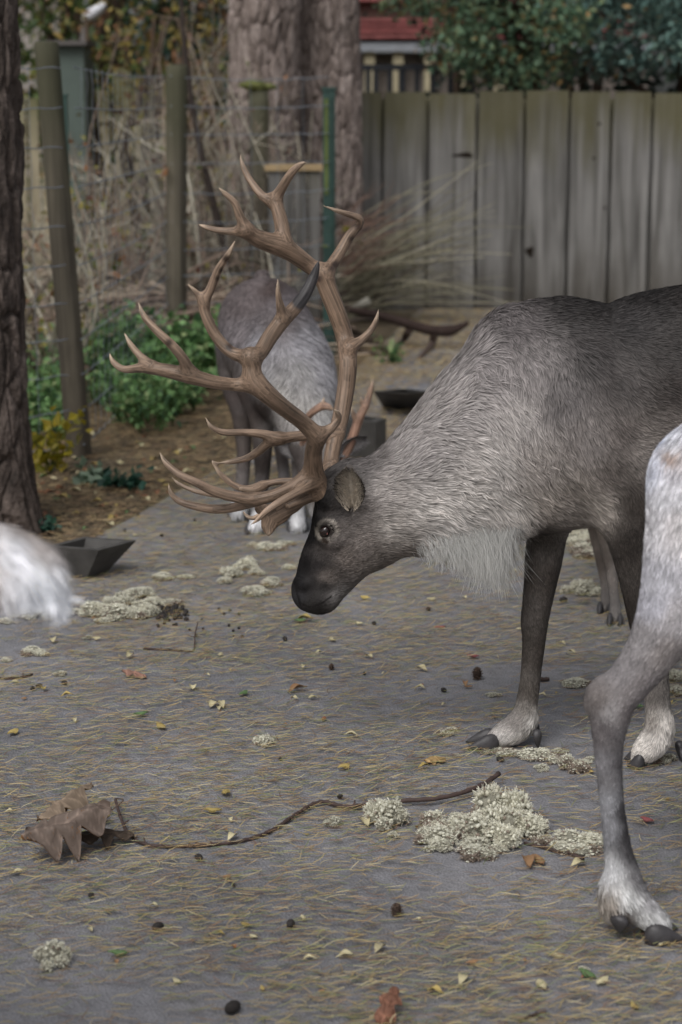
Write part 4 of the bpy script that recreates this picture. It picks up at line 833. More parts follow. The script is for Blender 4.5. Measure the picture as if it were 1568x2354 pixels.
        for pl, rr, cc in (([(692, 1388), (712, 1396), (738, 1389), (758, 1374)], 1.8, (34, 31, 30)), ([(683, 1345), (682, 1362), (690, 1388)], 2.2, (24, 22, 23)), ([(679, 1340), (686, 1331), (697, 1331)], 4.5, (20, 18, 19)), ([(741, 1243), (748, 1248)], 4.0, (60, 50, 44))):
            dm = np.full(len(px), 99.)
            for (x0, y0), (x1, y1) in zip(pl[:-1], pl[1:]):
                L2 = (x1 - x0) ** 2 + (y1 - y0) ** 2; t = np.clip(((px - x0) * (x1 - x0) + (py - y0) * (y1 - y0)) / L2, 0, 1); dm = np.minimum(dm, np.hypot(px - x0 - t * (x1 - x0), py - y0 - t * (y1 - y0)))
            w = (np.clip(1.6 - dm / rr, 0, 1) * (np.abs(P[:, 1] - YC) > .02))[:, None]; c = c * (1 - w) + lin(*cc) * w
        return c * (0.86 + 0.28 * fbm(P * 22, 14))[:, None]
    lp = [((700, 1350), 5), ((740, 1260), 7), ((720, 1200), 6), ((790, 1250), 10), ((800, 1120), 13), ((840, 1180), 20), ((860, 1060), 34), ((850, 1290), 16), ((930, 1040), 42), ((930, 1200), 36), ((1050, 950), 46), ((1050, 1150), 42), ((990, 1250), 48), ((1060, 1235), 66), ((1130, 1215), 60), ((1185, 1195), 44), ((1120, 850), 46), ((1200, 900), 46), ((1200, 1080), 42), ((1190, 740), 34), ((1290, 700), 26), ((1290, 850), 38), ((1320, 1000), 36), ((1400, 720), 22), ((1420, 900), 26), ((1550, 680), 24), ((1540, 850), 22), ((1450, 1050), 22), ((1330, 1140), 30), ((1370, 1170), 28), ((1450, 1230), 12), ((1470, 1400), 9), ((1250, 1240), 14), ((1240, 1330), 8), ((1225, 1500), 8), ((1215, 1610), 11), ((1228, 1660), 22), ((1170, 1672), 13), ((1190, 1690), 18), ((1130, 1695), 10), ((1510, 1600), 10), ((1520, 1690), 24), ((1480, 1710), 15), ((1900, 900), 24), ((1990, 1400), 10)]
    nv, _ = vnormals(V, T)
    _L = lambda P: idw(*proj(P), [a for a, b in lp], [[b / 1000] for a, b in lp], 3.5, 14)[:, 0]; body = mk('body', V, Q if len(Q) else T, M_COAT, T0, coat(V, nv) * np.interp(_L(V), [.008, .03], [1, .6])[:, None])
    fp = [((690, 1350), (.5, -.8)), ((720, 1290), (.6, -.8)), ((780, 1260), (.8, -.5)), ((740, 1180), (.7, -.7)), ((800, 1300), (.9, -.2)), ((830, 1200), (.95, -.1)), ((800, 1090), (.8, -.4)), ((850, 1040), (.85, -.45)), ((880, 1100), (.9, -.2)), ((930, 960), (.8, -.6)), ((950, 1060), (.92, -.3)), ((920, 1200), (1, .1)), ((930, 1280), (1, .1)), ((1000, 1180), (1, .15)), ((1020, 880), (.8, -.6)), ((1030, 980), (.95, -.25)), ((1100, 800), (.75, -.6)),
          ((1105, 880), (.9, .1)), ((1120, 830), (.6, .8)), ((1090, 1080), (.95, .2)), ((1060, 1195), (.9, .4)), ((1000, 1262), (.75, .6)), ((1070, 1250), (.5, .9)), ((1140, 1225), (.35, .95)), ((1150, 950), (.55, .8)), ((1160, 1060), (.75, .6)), ((1200, 860), (.2, 1)), ((1230, 960), (.15, 1)), ((1180, 760), (.5, .5)), ((1240, 1080), (.5, .8)), ((1180, 1180), (.6, .7)), ((1290, 720), (1, .1)), ((1290, 820), (.35, .9)), ((1330, 930), (.3, .95)), ((1340, 1040), (.45, .9)), ((1400, 720), (1, 0)), ((1400, 820), (.7, .6)), ((1470, 700), (1, -.1)), ((1440, 920), (.6, .75)), ((1550, 680), (1, -.1)), ((1550, 800), (1, .3)), ((1540, 920), (1, .3)), ((1420, 1040), (.5, .85)), ((1500, 1020), (.9, -.2)), ((1350, 1150), (.9, .1)), ((1450, 1200), (.15, 1)), ((1250, 1300), (.05, 1)), ((1220, 1600), (.1, 1)), ((1170, 1670), (-.85, .55)), ((1140, 1690), (-.9, .4)), ((1195, 1655), (-.6, .8)), ((1230, 1680), (.05, 1)), ((1480, 1500), (.1, 1)), ((1495, 1690), (-.5, .8)), ((1475, 1720), (-.6, .7)), ((1530, 1690), (0, 1)), ((1800, 800), (1, .3)), ((1950, 1000), (.4, .9)), ((1990, 1400), (0, 1))]
    fl0 = flow_from([a for a, b in fp], [b for a, b in fp])
    lpt = [a for a, b in lp]; lv = [[b / 1000] for a, b in lp]
    length = lambda P: idw(*proj(P), lpt, lv, 3.5, 14)[:, 0]
    def flow(P, Nn):
        d = fl0(P, Nn); s = np.clip(length(P) / 0.04, 0, 1)
        w = vnoise(P * [26, 26, 26] + 9, 3) - .5; w2 = vnoise(P * 70, 6) - .5
        return d + np.stack([w * .9 + w2 * .8, 0 * w, (w2 - w) * .8], 1) * s[:, None]
    def wt(cen, nn_):
        px, py = proj(cen); L = length(cen)
        w = np.clip(0.02 / np.maximum(L, .006), .5, 3.2); w = w * np.where(nn_[:, 1] > .45, .3, 1) * np.where(px > 1640, .25, 1)
        w = w * np.where((np.hypot(px - 747, py - 1222) < 16), 0.0, 1); return w * np.where((py > 1325) & (px < 735), .4, 1)
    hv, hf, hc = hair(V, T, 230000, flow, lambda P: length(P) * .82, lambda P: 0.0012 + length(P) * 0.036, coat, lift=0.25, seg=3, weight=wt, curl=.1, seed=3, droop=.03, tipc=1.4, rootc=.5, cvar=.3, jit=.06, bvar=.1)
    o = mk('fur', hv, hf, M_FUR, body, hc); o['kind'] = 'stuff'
    hv, hf, hc = hair(V, T, 70000, flow, lambda P: np.minimum(length(P), .011), lambda P: np.full(len(P), .0015), coat, lift=.3, seg=2, weight=lambda c_, n_: wt(c_, n_) * (length(c_) < .02), curl=.05, seed=13, tipc=1.5, rootc=.7, cvar=.45, jit=.15)
    o = mk('short_fur', hv, hf, M_FUR, body, hc); o['kind'] = 'stuff'
    # white throat mane
    r = np.random.default_rng(4); n = 15000; u = np.clip(r.beta(1.6, 1.5, n), 0, 1); rt = spline([W(945, 1278, YC - .03), W(1010, 1272, YC - .04), W(1080, 1262, YC - .04), W(1150, 1238, YC - .04), W(1205, 1200, YC - .04)], 8)
    P0 = np.stack([np.interp(u, np.linspace(0, 1, len(rt)), rt[:, k]) for k in range(3)], 1); P0[:, 1] = YC + r.uniform(-.075, .075, n); P0[:, 2] += r.uniform(-.01, .07, n) + 0.02
    ln = np.interp(u, [0, .15, .35, .5, .65, .8, 1], [.02, .055, .11, .165, .18, .12, .03]) * r.uniform(.2, 1.0, n); seg = 5; rows = []; cols = []
    a0 = np.interp(u, [0, .5, 1], [.85, .55, .25]) + r.normal(0, .14, n) + .25 * (vnoise(P0 * [60, 60, 5], 2) - .5); bend = np.interp(u, [0, .5, 1], [-.5, -.25, -.35]) + r.normal(0, .12, n); ysw = r.normal(0, .12, n)
    tilt = np.where(r.random(n) < .5, -1, 1); cb = np.clip(lin(240, 239, 236)[None] * r.uniform(.75, 1.1, n)[:, None] * np.interp(u, [0, .15, .8, 1], [.62, 1, .9, .6])[:, None], 0, .9)
    for k in range(seg + 1):
        t = k / seg; dx = ln * (a0 * t + bend * t * t); dz = -ln * t * (0.86); c_ = P0 + np.stack([dx, ysw * ln * t, dz], 1); wv = .00045 * (1 - .5 * t); s = np.stack([np.full(n, wv), .3 * wv * tilt, np.zeros(n)], 1)
        if k < seg: rows += [c_ - s, c_ + s]; cols += [cb * (.85 + .2 * t)] * 2
        else: rows.append(c_); cols.append(cb * 1.05)
    m = 2 * seg + 1; base = np.arange(n)[:, None] * m; Qm = np.concatenate([base + np.array([[2 * k, 2 * k + 1, 2 * k + 3, 2 * k + 2]]) for k in range(seg - 1)]); Tm = base + np.array([[2 * seg - 2, 2 * seg - 1, 2 * seg]])
    o = mk('throat_mane', np.stack(rows, 1).reshape(-1, 3), [Tm, Qm], M_WFUR, T0, np.stack(cols, 1).reshape(-1, 3)); o['kind'] = 'stuff'
    # eyes, ears
    for s in (-1, 1):
        e = mk('eye', (ICO3[0] * [.0112, .0095, .0148]) @ np.array([[.88, 0, -.47], [0, 1, 0], [.47, 0, .88]]) + (W(747, 1222, YC + s * .0605)), ICO3[1], M_EYE, T0)
    pc = W(747, 1222, YC - .0605) + np.array([.0052, -.0077, -.003]); mk('eye_corner', ICO2[0] * [.0011, .001, .0032] + pc, ICO2[1], M_IRIS, e)
    ear(T0, W(806, 1178, YC - .088), W(802, 1078, YC - .14), (-.2, -1, .1), .069, cin=lin(196, 184, 168))
    ear(T0, W(806, 1178, YC + .088), W(801, 1080, YC + .14), (-.2, 1, .1), .069, cin=lin(196, 184, 168))
    # hooves
    def foot(px, Yf, toe_px, toe_py, w=.034):
        g = G(toe_px, toe_py); hl = np.array([W(px, 1690, Yf)[0], Yf, 0.0]); d = hl - g; d[2] = 0
        for s in (-1, 1): claw(T0, hl + [0, s * .021, 0], g + [0, (hl - g)[1] * .5 + s * .026, .003], w, .05)
        for s in (-1, 1): claw(T0, hl + [.078, s * .024, .05], hl + [.09, s * .028, .002], .03, .024, 'dewclaw')
    foot(1146, YC + .05, 1072, 1720); foot(1480, YC - .09, 1436, 1754)
    return T0
class _cv:
    s = .4555
    def __call__(s, a, b): return 217.3 + a * .4555, 326 + b * .4555
CV = _cv(); CV.s = .4555
bull = build_bull()
n0, n1, n2 = YC - .05, YC - .16, YC - .24
antler('antler', bull, [
    [(1150, 1775, 52, n0), (1108, 1665, 52, n0 - .02), (1106, 1560, 45, n0 - .06), (1118, 1490, 48, n1 + .02), (1050, 1415, 42, n1), (950, 1338, 44, n2 + .03), (860, 1262, 52, n2), (800, 1190, 56, n2), (795, 1130, 46, n2), (785, 1085, 44, n2)],
    [(1140, 1480, 36, n1 + .02), (1200, 1440, 24, n1 + .03), (1232, 1395, 18, n1 + .03), (1224, 1365, 13, n1 + .02), (1208, 1350, 9, n1 + .01)],
    [(810, 1230, 40, n2), (700, 1225, 33, n2), (600, 1212, 36, n2 - .02), (480, 1182, 42, n2 - .03), (350, 1152, 36, n2 - .02), (240, 1142, 25, n2), (150, 1148, 19, n2 + .02), (95, 1112, 16, n2 + .03), (76, 1066, 9, n2 + .03)],
    [(480, 1160, 34, n2 - .03), (440, 1085, 27, n2 - .05), (385, 1020, 25, n2 - .06), (310, 950, 21, n2 - .06), (250, 880, 17, n2 - .05), (218, 800, 7, n2 - .04)],
    [(290, 1130, 26, n2 - .01), (230, 1080, 20, n2 + .01), (180, 1020, 15, n2 + .02), (145, 952, 6, n2 + .03)],
    [(790, 1095, 40, n2), (690, 1062, 31, n2 + .02), (620, 990, 30, n2 + .03), (572, 900, 29, n2 + .03), (552, 815, 27, n2 + .03), (588, 740, 25, n2 + .02), (628, 640, 21, n2), (680, 560, 15, n2 - .02), (716, 488, 6, n2 - .03)],
    [(556, 812, 22, n2 + .03), (505, 752, 14, n2 + .02), (464, 712, 6, n2 + .01)],
    [(795, 1085, 40, n2), (835, 1065, 40, n2 + .02), (885, 985, 42, n2 + .05), (950, 900, 41, n2 + .08), (1010, 840, 36, n2 + .1), (1062, 770, 33, n2 + .12), (1100, 695, 27, n2 + .13), (1122, 635, 16, n2 + .13), (1132, 597, 8, n2 + .13)],
    [(950, 880, 30, n2 + .07), (932, 800, 18, n2 + .05), (926, 740, 13, n2 + .04), (926, 680, 5, n2 + .04)],
    [(1090, 1670, 40, n0 - .02), (1000, 1737, 33, n0 - .03), (900, 1785, 32, n0 - .04), (800, 1802, 36, n0 - .04), (700, 1790, 29, n0 - .05), (600, 1762, 26, n0 - .06), (520, 1722, 23, n0 - .07), (430, 1680, 20, n0 - .07), (360, 1620, 15, n0 - .06), (325, 1560, 6, n0 - .05)],
    [(810, 1812, 30, n0 - .03), (720, 1842, 25, n0 - .01), (620, 1854, 25, n0), (520, 1842, 22, n0), (430, 1815, 18, n0 + .01), (385, 1772, 13, n0 + .01), (371, 1712, 5, n0 + .01)],
    [(660, 1785, 20, n0 - .04), (570, 1776, 15, n0), (500, 1760, 13, n0 + .02), (430, 1728, 11, n0 + .03), (386, 1690, 5, n0 + .03)],
    [(1110, 1720, 34, n0 - .02), (1020, 1770, 23, n0 - .06), (930, 1820, 21, n0 - .08), (870, 1862, 18, n0 - .09), (825, 1905, 13, n0 - .09), (785, 1936, 5, n0 - .09)],
    [(1130, 1760, 34, n0), (1060, 1800, 26, n0 - .01), (980, 1835, 22, n0 - .02)],
], .0026, CV, flats=[[(1080, 1800, 22, n0), (1000, 1836, 34, n0), (930, 1875, 50, n0), (890, 1900, 46, n0), (878, 1945, 30, n0), (880, 1975, 14, n0)], [(840, 1850, 34, n0 + .01), (900, 1880, 44, n0 + .01)]],
    dark=[(217 + a * .4555, 326 + b * .4555, 21, lin(58, 55, 56)) for a, b in ((1040, 800), (1070, 760), (1090, 710), (1110, 660), (1126, 615))] + [(217 + a * .4555, 326 + b * .4555, 7, lin(70, 56, 48)) for a, b in ((665, 590), (640, 650), (620, 690), (378, 1012), (680, 1035))])
f0, f1, f2 = YC + .05, YC + .16, YC + .22
antler('antler', bull, [
    [(1185, 1660, 40, f0), (1205, 1540, 40, f0 + .03), (1240, 1400, 44, f1 - .03), (1268, 1250, 46, f1), (1280, 1110, 47, f1 + .02), (1262, 985, 46, f2), (1222, 860, 48, f2), (1175, 735, 50, f2), (1150, 660, 46, f2)],
    [(1290, 1040, 36, f1 + .02), (1345, 1000, 22, f1 + .04), (1392, 955, 18, f1 + .05), (1422, 900, 14, f1 + .05), (1435, 840, 7, f1 + .05)],
    [(1165, 680, 42, f2), (1198, 620, 32, f2 + .02), (1240, 555, 29, f2 + .04), (1290, 470, 26, f2 + .05), (1332, 425, 22, f2 + .05), (1338, 388, 19, f2 + .04), (1295, 370, 17, f2 + .03), (1220, 346, 12, f2), (1140, 317, 5, f2 - .02)],
    [(1150, 665, 42, f2), (1085, 625, 42, f2), (1000, 562, 48, f2 - .02), (920, 520, 54, f2 - .04), (830, 490, 46, f2 - .06), (760, 445, 36, f2 - .08)],
    [(765, 440, 32, f2 - .08), (735, 380, 24, f2 - .09), (708, 310, 18, f2 - .1), (660, 262, 14, f2 - .11), (620, 226, 6, f2 - .12)],
    [(765, 448, 28, f2 - .08), (690, 452, 21, f2 - .07), (620, 446, 17, f2 - .06), (560, 430, 13, f2 - .05), (514, 412, 5, f2 - .05)],
    [(955, 510, 46, f2 - .03), (945, 420, 38, f2 - .02), (922, 330, 34, f2 - .01), (905, 295, 32, f2)],
    [(905, 300, 30, f2), (845, 272, 23, f2), (782, 190, 18, f2 + .02), (746, 115, 13, f2 + .03), (734, 58, 6, f2 + .04)],
    [(908, 300, 30, f2), (950, 225, 25, f2 - .02), (998, 152, 21, f2 - .04), (1040, 115, 15, f2 - .05), (1072, 102, 9, f2 - .06)],
    [(1225, 1470, 34, f0 + .05), (1120, 1478, 28, f0 + .03), (1020, 1486, 28, f0 + .02), (930, 1495, 31, f0), (850, 1475, 24, f0 - .01), (750, 1466, 19, f0 - .02), (650, 1466, 18, f0 - .03), (590, 1438, 13, f0 - .04), (556, 1384, 5, f0 - .04)],
    [(930, 1500, 30, f0), (880, 1518, 27, f0), (828, 1562, 23, f0 + .02), (768, 1597, 19, f0 + .03), (680, 1616, 13, f0 + .03), (604, 1622, 5, f0 + .02)],
    [(1200, 1640, 34, f0), (1120, 1690, 22, f0 + .01), (1030, 1712, 20, f0 + .02), (930, 1714, 19, f0 + .03), (850, 1730, 19, f0 + .03), (770, 1752, 19, f0 + .02), (700, 1730, 18, f0 + .02), (632, 1672, 14, f0 + .02), (591, 1604, 5, f0 + .02)],
    [(850, 1738, 18, f0 + .03), (800, 1760, 14, f0 + .01), (740, 1752, 13, f0)],
    [(880, 1860, 20, f0 - .02), (800, 1900, 12, f0 - .01), (760, 1880, 9, f0), (752, 1858, 5, f0)],
    [(1170, 1690, 26, f0), (1050, 1800, 22, f0 - .01), (960, 1850, 22, f0 - .02), (880, 1860, 20, f0 - .02)],
], .0026, CV, dark=[(217 + a * .4555, 326 + b * .4555, 8, lin(78, 62, 54)) for a, b in ((1300, 490), (1215, 620), (1200, 640), (1330, 430), (1130, 690))])

# ---- the other reindeer
def build_deer(label, base, box_lo, box_hi, h, chains, paths, cp, gain, fp, lens, nfur, seed, claws, k=0.03, wt=None, tipc=1.15):
    T0 = empty('reindeer', base, label, 'reindeer'); f = Field(box_lo, box_hi, h)
    for c in chains: f.chain(c, k)
    for c in paths: f.path(c, k)
    V, T, Q = f.mesh(); V = smooth_mesh(V, T, 1); cpts = [a for a, b in cp]; cv = [lin(*b) for a, b in cp]
    def coat(P, Nn): px, py = proj(P); return idw(px, py, cpts, cv, 4, 14) * gain * (0.7 + .36 * fbm(P * 20, seed) + .24 * vnoise(P * 75, seed + 2))[:, None]
    nv, _ = vnormals(V, T); body = mk('body', V, Q if len(Q) else T, M_COAT, T0, coat(V, nv) * .9)
    lpt = [a for a, b in lens]; lv = [[b / 1000] for a, b in lens]; length = lambda P: idw(*proj(P), lpt, lv, 3.5, 14)[:, 0]
    hv, hf, hc = hair(V, T, nfur, flow_from([a for a, b in fp], [b for a, b in fp]), length, lambda P: .0016 + length(P) * .06, coat, lift=.25, seg=2, curl=.08, seed=seed, droop=.1, weight=wt, tipc=tipc * 1.1, rootc=.75, cvar=.36)
    o = mk('fur', hv, hf, M_FUR, body, hc); o['kind'] = 'stuff'
    for a in claws: claw(T0, *a)
    return T0
# grazing cow facing us behind the antlers
G4 = [G(548, 1186), G(588, 1224), G(661, 1188), G(684, 1217)]
cl = []
for g in G4:
    for s in (-1, 1): cl.append((g + [s * .022, .035, 0], g + [s * .03, -.05, 0], .034, .042)); cl.append((g + [s * .022, .06, .045], g + [s * .024, .075, .005], .022, .016, 'dewclaw'))
cow = build_deer('pale grey reindeer cow with small antlers grazing behind the bull', G(620, 1190), (-.5, 6.2, -.01), (.2, 7.75, 1.02), .008, [
    [(606, 742, 104, 7.5), (622, 790, 112, 7.3), (648, 835, 112, 7.1), (668, 876, 104, 6.95), (695, 935, 76, 6.8), (712, 1000, 60, 6.7), (732, 1062, 50, 6.62), (738, 1110, 40, 6.56), (738, 1165, 30, 6.5)],
    [(560, 800, 64, 7.45), (552, 880, 44, 7.4), (556, 950, 25, 7.32), (561, 1040, 17, 7.25), (556, 1110, 15, 7.15), (550, 1160, 18, 7.1), (548, 1178, 18, 7.06)],
    [(640, 830, 60, 7.4), (640, 930, 36, 7.35), (644, 1010, 18, 7.25), (654, 1100, 14, 7.16), (660, 1160, 17, 7.08), (661, 1180, 17, 7.05)],
    [(600, 880, 60, 7.0), (601, 960, 30, 6.95), (604, 1040, 22, 6.92), (602, 1110, 16, 6.92), (594, 1180, 16, 6.9), (589, 1212, 18, 6.87)],
    [(690, 930, 50, 6.95), (692, 1010, 26, 6.92), (690, 1080, 20, 6.92), (687, 1150, 15, 6.92), (685, 1195, 17, 6.9), (684, 1208, 17, 6.88)],
    [(602, 640, 20, 7.62), (606, 690, 26, 7.64)]], [],
    [((600, 640), (92, 84, 84)), ((620, 660), (70, 60, 58)), ((560, 700), (96, 88, 88)), ((560, 760), (112, 106, 108)), ((650, 700), (98, 92, 94)), ((600, 790), (126, 124, 128)), ((640, 740), (90, 84, 84)), ((540, 840), (84, 78, 76)), ((600, 870), (136, 134, 136)), ((700, 790), (130, 128, 132)), ((690, 860), (122, 120, 120)), ((740, 850), (138, 136, 140)), ((640, 900), (142, 139, 136)), ((700, 950), (144, 141, 138)), ((740, 960), (140, 138, 137)), ((660, 970), (126, 122, 120)), ((735, 1080), (104, 98, 94)), ((738, 1150), (78, 72, 68)), ((552, 900), (60, 52, 50)), ((600, 940), (50, 43, 41)), ((600, 1060), (42, 36, 34)), ((560, 1040), (66, 59, 56)), ((650, 1040), (62, 56, 54)), ((690, 1050), (66, 60, 58)), ((560, 980), (60, 53, 50)), ((550, 1170), (168, 168, 170)), ((592, 1200), (186, 186, 188)), ((660, 1170), (150, 150, 152)), ((685, 1200), (190, 190, 192)), ((600, 1140), (60, 54, 52)), ((655, 1120), (96, 92, 92)), ((555, 1120), (92, 86, 84))], 1.45,
    [((600, 640), (.2, 1)), ((560, 760), (-.2, 1)), ((700, 800), (.4, .9)), ((640, 880), (-.3, 1)), ((740, 860), (.5, .9)), ((700, 950), (0, 1)), ((550, 1000), (0, 1)), ((690, 1100), (0, 1))],
    [((600, 640), 22), ((600, 780), 30), ((690, 850), 40), ((700, 950), 42), ((560, 950), 12), ((600, 1000), 10), ((738, 1120), 10), ((590, 1190), 24), ((550, 1170), 24), ((684, 1200), 24), ((650, 1050), 10)], 42000, 5, cl)
class _c1: pass
CI = lambda a, b: (a, b)
class _id:
    s = 1.0
    def __call__(s, a, b): return a, b
ID = _id()
antler('antler', cow, [[(697, 1092, 11, 6.66), (694, 1062, 10, 6.64), (698, 1020, 10, 6.6), (700, 975, 9, 6.56), (716, 950, 9, 6.53), (740, 934, 10, 6.52), (756, 936, 8, 6.51), (768, 944, 4, 6.5)], [(742, 936, 6, 6.52), (743, 922, 4, 6.52), (747, 910, 2, 6.53)], [(699, 975, 6, 6.56), (693, 955, 4, 6.55), (689, 938, 2, 6.55)]], .0032, ID, base_c=lin(150, 116, 98), k=.006)
antler('antler', cow, [[(768, 1088, 13, 6.66), (790, 1050, 13, 6.66), (806, 1018, 12, 6.66), (818, 985, 11, 6.66), (826, 962, 11, 6.66), (838, 938, 9, 6.66), (848, 912, 8, 6.67), (854, 890, 6, 6.67), (859, 868, 4, 6.67)], [(822, 968, 9, 6.66), (814, 955, 7, 6.65), (806, 934, 4, 6.64)], [(841, 934, 8, 6.66), (834, 926, 7, 6.66), (829, 912, 5, 6.65)]], .0032, ID, base_c=lin(156, 122, 104), k=.006)
ear(cow, W(700, 1056, 6.62), W(646, 1022, 6.66), (0, -1, -.5), .06, cin=lin(150, 146, 146), back=lin(130, 126, 126)); ear(cow, W(770, 1046, 6.62), W(842, 1008, 6.66), (0, -1, -.5), .065, cin=lin(150, 146, 146), back=lin(130, 126, 126))
for px in (712, 760): mk('eye', ICO2[0] * .012 + W(px, 1092, 6.575), ICO2[1], M_EYE, cow)

# white hind leg walking out of the frame
YW = 3.40
def P3(px, py, dy=0): return W(px, py, YW + dy)
gw = G(1500, 2150)
cl = [((P3(1478, 2090)[0] , YW - .025, .0), (P3(1572, 2150)[0], YW - .02, .004), .036, .05), ((P3(1478, 2090)[0], YW + .03, .0), (P3(1566, 2150)[0], YW + .03, .004), .036, .05),
      ((P3(1425, 2085)[0], YW - .026, .06), (P3(1420, 2100)[0], YW - .03, .024), .04, .024, 'dewclaw'), ((P3(1402, 2085)[0], YW + .026, .06), (P3(1394, 2100)[0], YW + .026, .024), .036, .022, 'dewclaw')]
leg = [(1640, 1112, 150, YW), (1600, 1245, 116, YW - .02), (1556, 1385, 86, YW - .03), (1502, 1490, 62, YW - .02), (1446, 1566, 52, YW - .01), (1408, 1606, 54, YW), (1402, 1650, 46, YW), (1399, 1725, 34, YW), (1406, 1840, 29, YW), (1420, 1949, 32, YW), (1432, 2010, 40, YW), (1440, 2054, 46, YW), (1474, 2090, 38, YW), (1512, 2118, 28, YW)]
cowB = [(1640, 1112, 150, YW + .1), (1800, 1090, 175, YW + .12), (2000, 1080, 190, YW + .12), (2200, 1070, 185, YW + .12), (2380, 1090, 150, YW + .12), (2560, 980, 100, YW + .12), (2680, 860, 78, YW + .12), (2780, 900, 60, YW + .12), (2860, 950, 44, YW + .12)]
hl2 = [(1700, 1120, 140, YW + .22), (1740, 1260, 100, YW + .22), (1800, 1390, 70, YW + .22), (1740, 1530, 46, YW + .22), (1740, 1640, 34, YW + .22), (1750, 1800, 29, YW + .22), (1760, 1920, 36, YW + .22), (1790, 1985, 32, YW + .22)]
fl1 = [(2300, 1150, 110, YW + .04), (2310, 1330, 64, YW + .04), (2300, 1560, 40, YW + .04), (2300, 1760, 32, YW + .04), (2310, 1960, 38, YW + .04), (2340, 2070, 36, YW + .04)]
fl2 = [(2260, 1150, 110, YW + .2), (2240, 1330, 64, YW + .2), (2220, 1560, 40, YW + .2), (2210, 1740, 32, YW + .2), (2210, 1920, 38, YW + .2), (2240, 1990, 36, YW + .2)]
build_deer('white reindeer with grey shins walking out past the bull', (P3(1700, 1500)[0], YW + .1, 0), (.4, YW - .28, -.02), (1.72, YW + .44, 1.15), .0075, [leg, cowB, hl2, fl1, fl2, [(1400, 1615, 36, YW), (1378, 1598, 24, YW), (1366, 1612, 18, YW)], [(1420, 2050, 40, YW), (1408, 2082, 30, YW)]], [],
    [((1530, 1000), (212, 216, 229)), ((1550, 1015), (196, 196, 201)), ((1546, 1042), (150, 130, 118)), ((1520, 1050), (210, 212, 221)), ((1545, 1075), (192, 190, 195)), ((1500, 1080), (208, 210, 219)), ((1500, 1200), (200, 198, 201)), ((1560, 1200), (194, 190, 191)), ((1530, 1130), (204, 203, 207)), ((1500, 1330), (182, 181, 187)), ((1500, 1390), (164, 163, 170)), ((1560, 1420), (174, 170, 172)), ((1480, 1460), (142, 138, 139)), ((1540, 1500), (154, 147, 145)), ((1440, 1540), (124, 120, 121)), ((1480, 1580), (132, 126, 126)), ((1375, 1610), (104, 98, 96)), ((1408, 1640), (150, 146, 146)), ((1440, 1640), (118, 112, 112)), ((1385, 1680), (102, 97, 98)), ((1420, 1700), (100, 96, 97)), ((1400, 1780), (106, 104, 106)), ((1400, 1900), (130, 130, 134)), ((1436, 1870), (56, 54, 56)), ((1446, 1920), (58, 56, 58)), ((1458, 1960), (66, 64, 66)), ((1385, 1760), (124, 122, 125)), ((1425, 1760), (88, 85, 87)), ((1390, 1850), (138, 138, 142)), ((1400, 2000), (178, 178, 180)), ((1470, 2020), (112, 110, 112)), ((1440, 2060), (186, 186, 186)), ((1495, 2070), (160, 158, 160)), ((1480, 2110), (196, 196, 196)), ((1395, 2070), (150, 142, 134)), ((1430, 2095), (86, 80, 76)), ((1530, 2130), (190, 190, 190)), ((1900, 1100), (196, 190, 186))], 1.25,
    [((1540, 1050), (-.3, 1)), ((1520, 1300), (-.2, 1)), ((1450, 1550), (-.5, .8)), ((1400, 1700), (0, 1)), ((1420, 1950), (.1, 1)), ((1480, 2080), (.6, .8)), ((1900, 1100), (-1, .3))],
    [((1540, 1010), 20), ((1500, 1200), 16), ((1500, 1450), 11), ((1400, 1620), 8), ((1400, 1800), 8), ((1430, 2000), 10), ((1420, 2070), 24), ((1500, 2100), 16), ((1900, 1100), 20)], 60000, 6, cl, wt=lambda c, n: np.where(c[:, 0] > .72, .15, 1.0))
# a reindeer whose raised tail shows at the left edge
YT = 2.25
def TP(px, py, r, dy=0): return (W(px, py, YT + dy), r)
tb = W(0, 1280, YT)
bx, bz = tb[0], tb[2]
bodyL = [((bx - .16, YT, bz - .06), .13), ((bx - .35, YT, bz - .13), .2), ((bx - .65, YT, bz - .16), .23), ((bx - .95, YT, bz - .16), .23), ((bx - 1.2, YT, bz - .1), .16), ((bx - 1.42, YT, bz - .02), .12), ((bx - 1.58, YT, bz - .2), .09), ((bx - 1.68, YT, bz - .4), .055)]
tail = [((bx - .16, YT, bz - .02), .075), ((bx - .05, YT, bz + .003), .042), ((bx + .022, YT, bz - .004), .031), ((bx + .05, YT, bz - .03), .018)]
legsL = [[((bx - .3 + dx, YT + o, bz - .2), .1), ((bx - .26 + dx, YT + o, bz - .42), .06), ((bx - .22 + dx, YT + o, .45), .032), ((bx - .25 + dx, YT + o, .2), .024), ((bx - .26 + dx, YT + o, .08), .03), ((bx - .3 + dx, YT + o, .03), .026)] for dx, o in ((0, -.1), (-.06, .1), (-.85, -.1), (-.95, .1))]
cl = [((bx - .3 + dx, YT + o + s * .02, 0), (bx - .4 + dx, YT + o + s * .024, .003), .034, .045) for dx, o in ((0, -.1), (-.06, .1), (-.85, -.1), (-.95, .1)) for s in (-1, 1)]
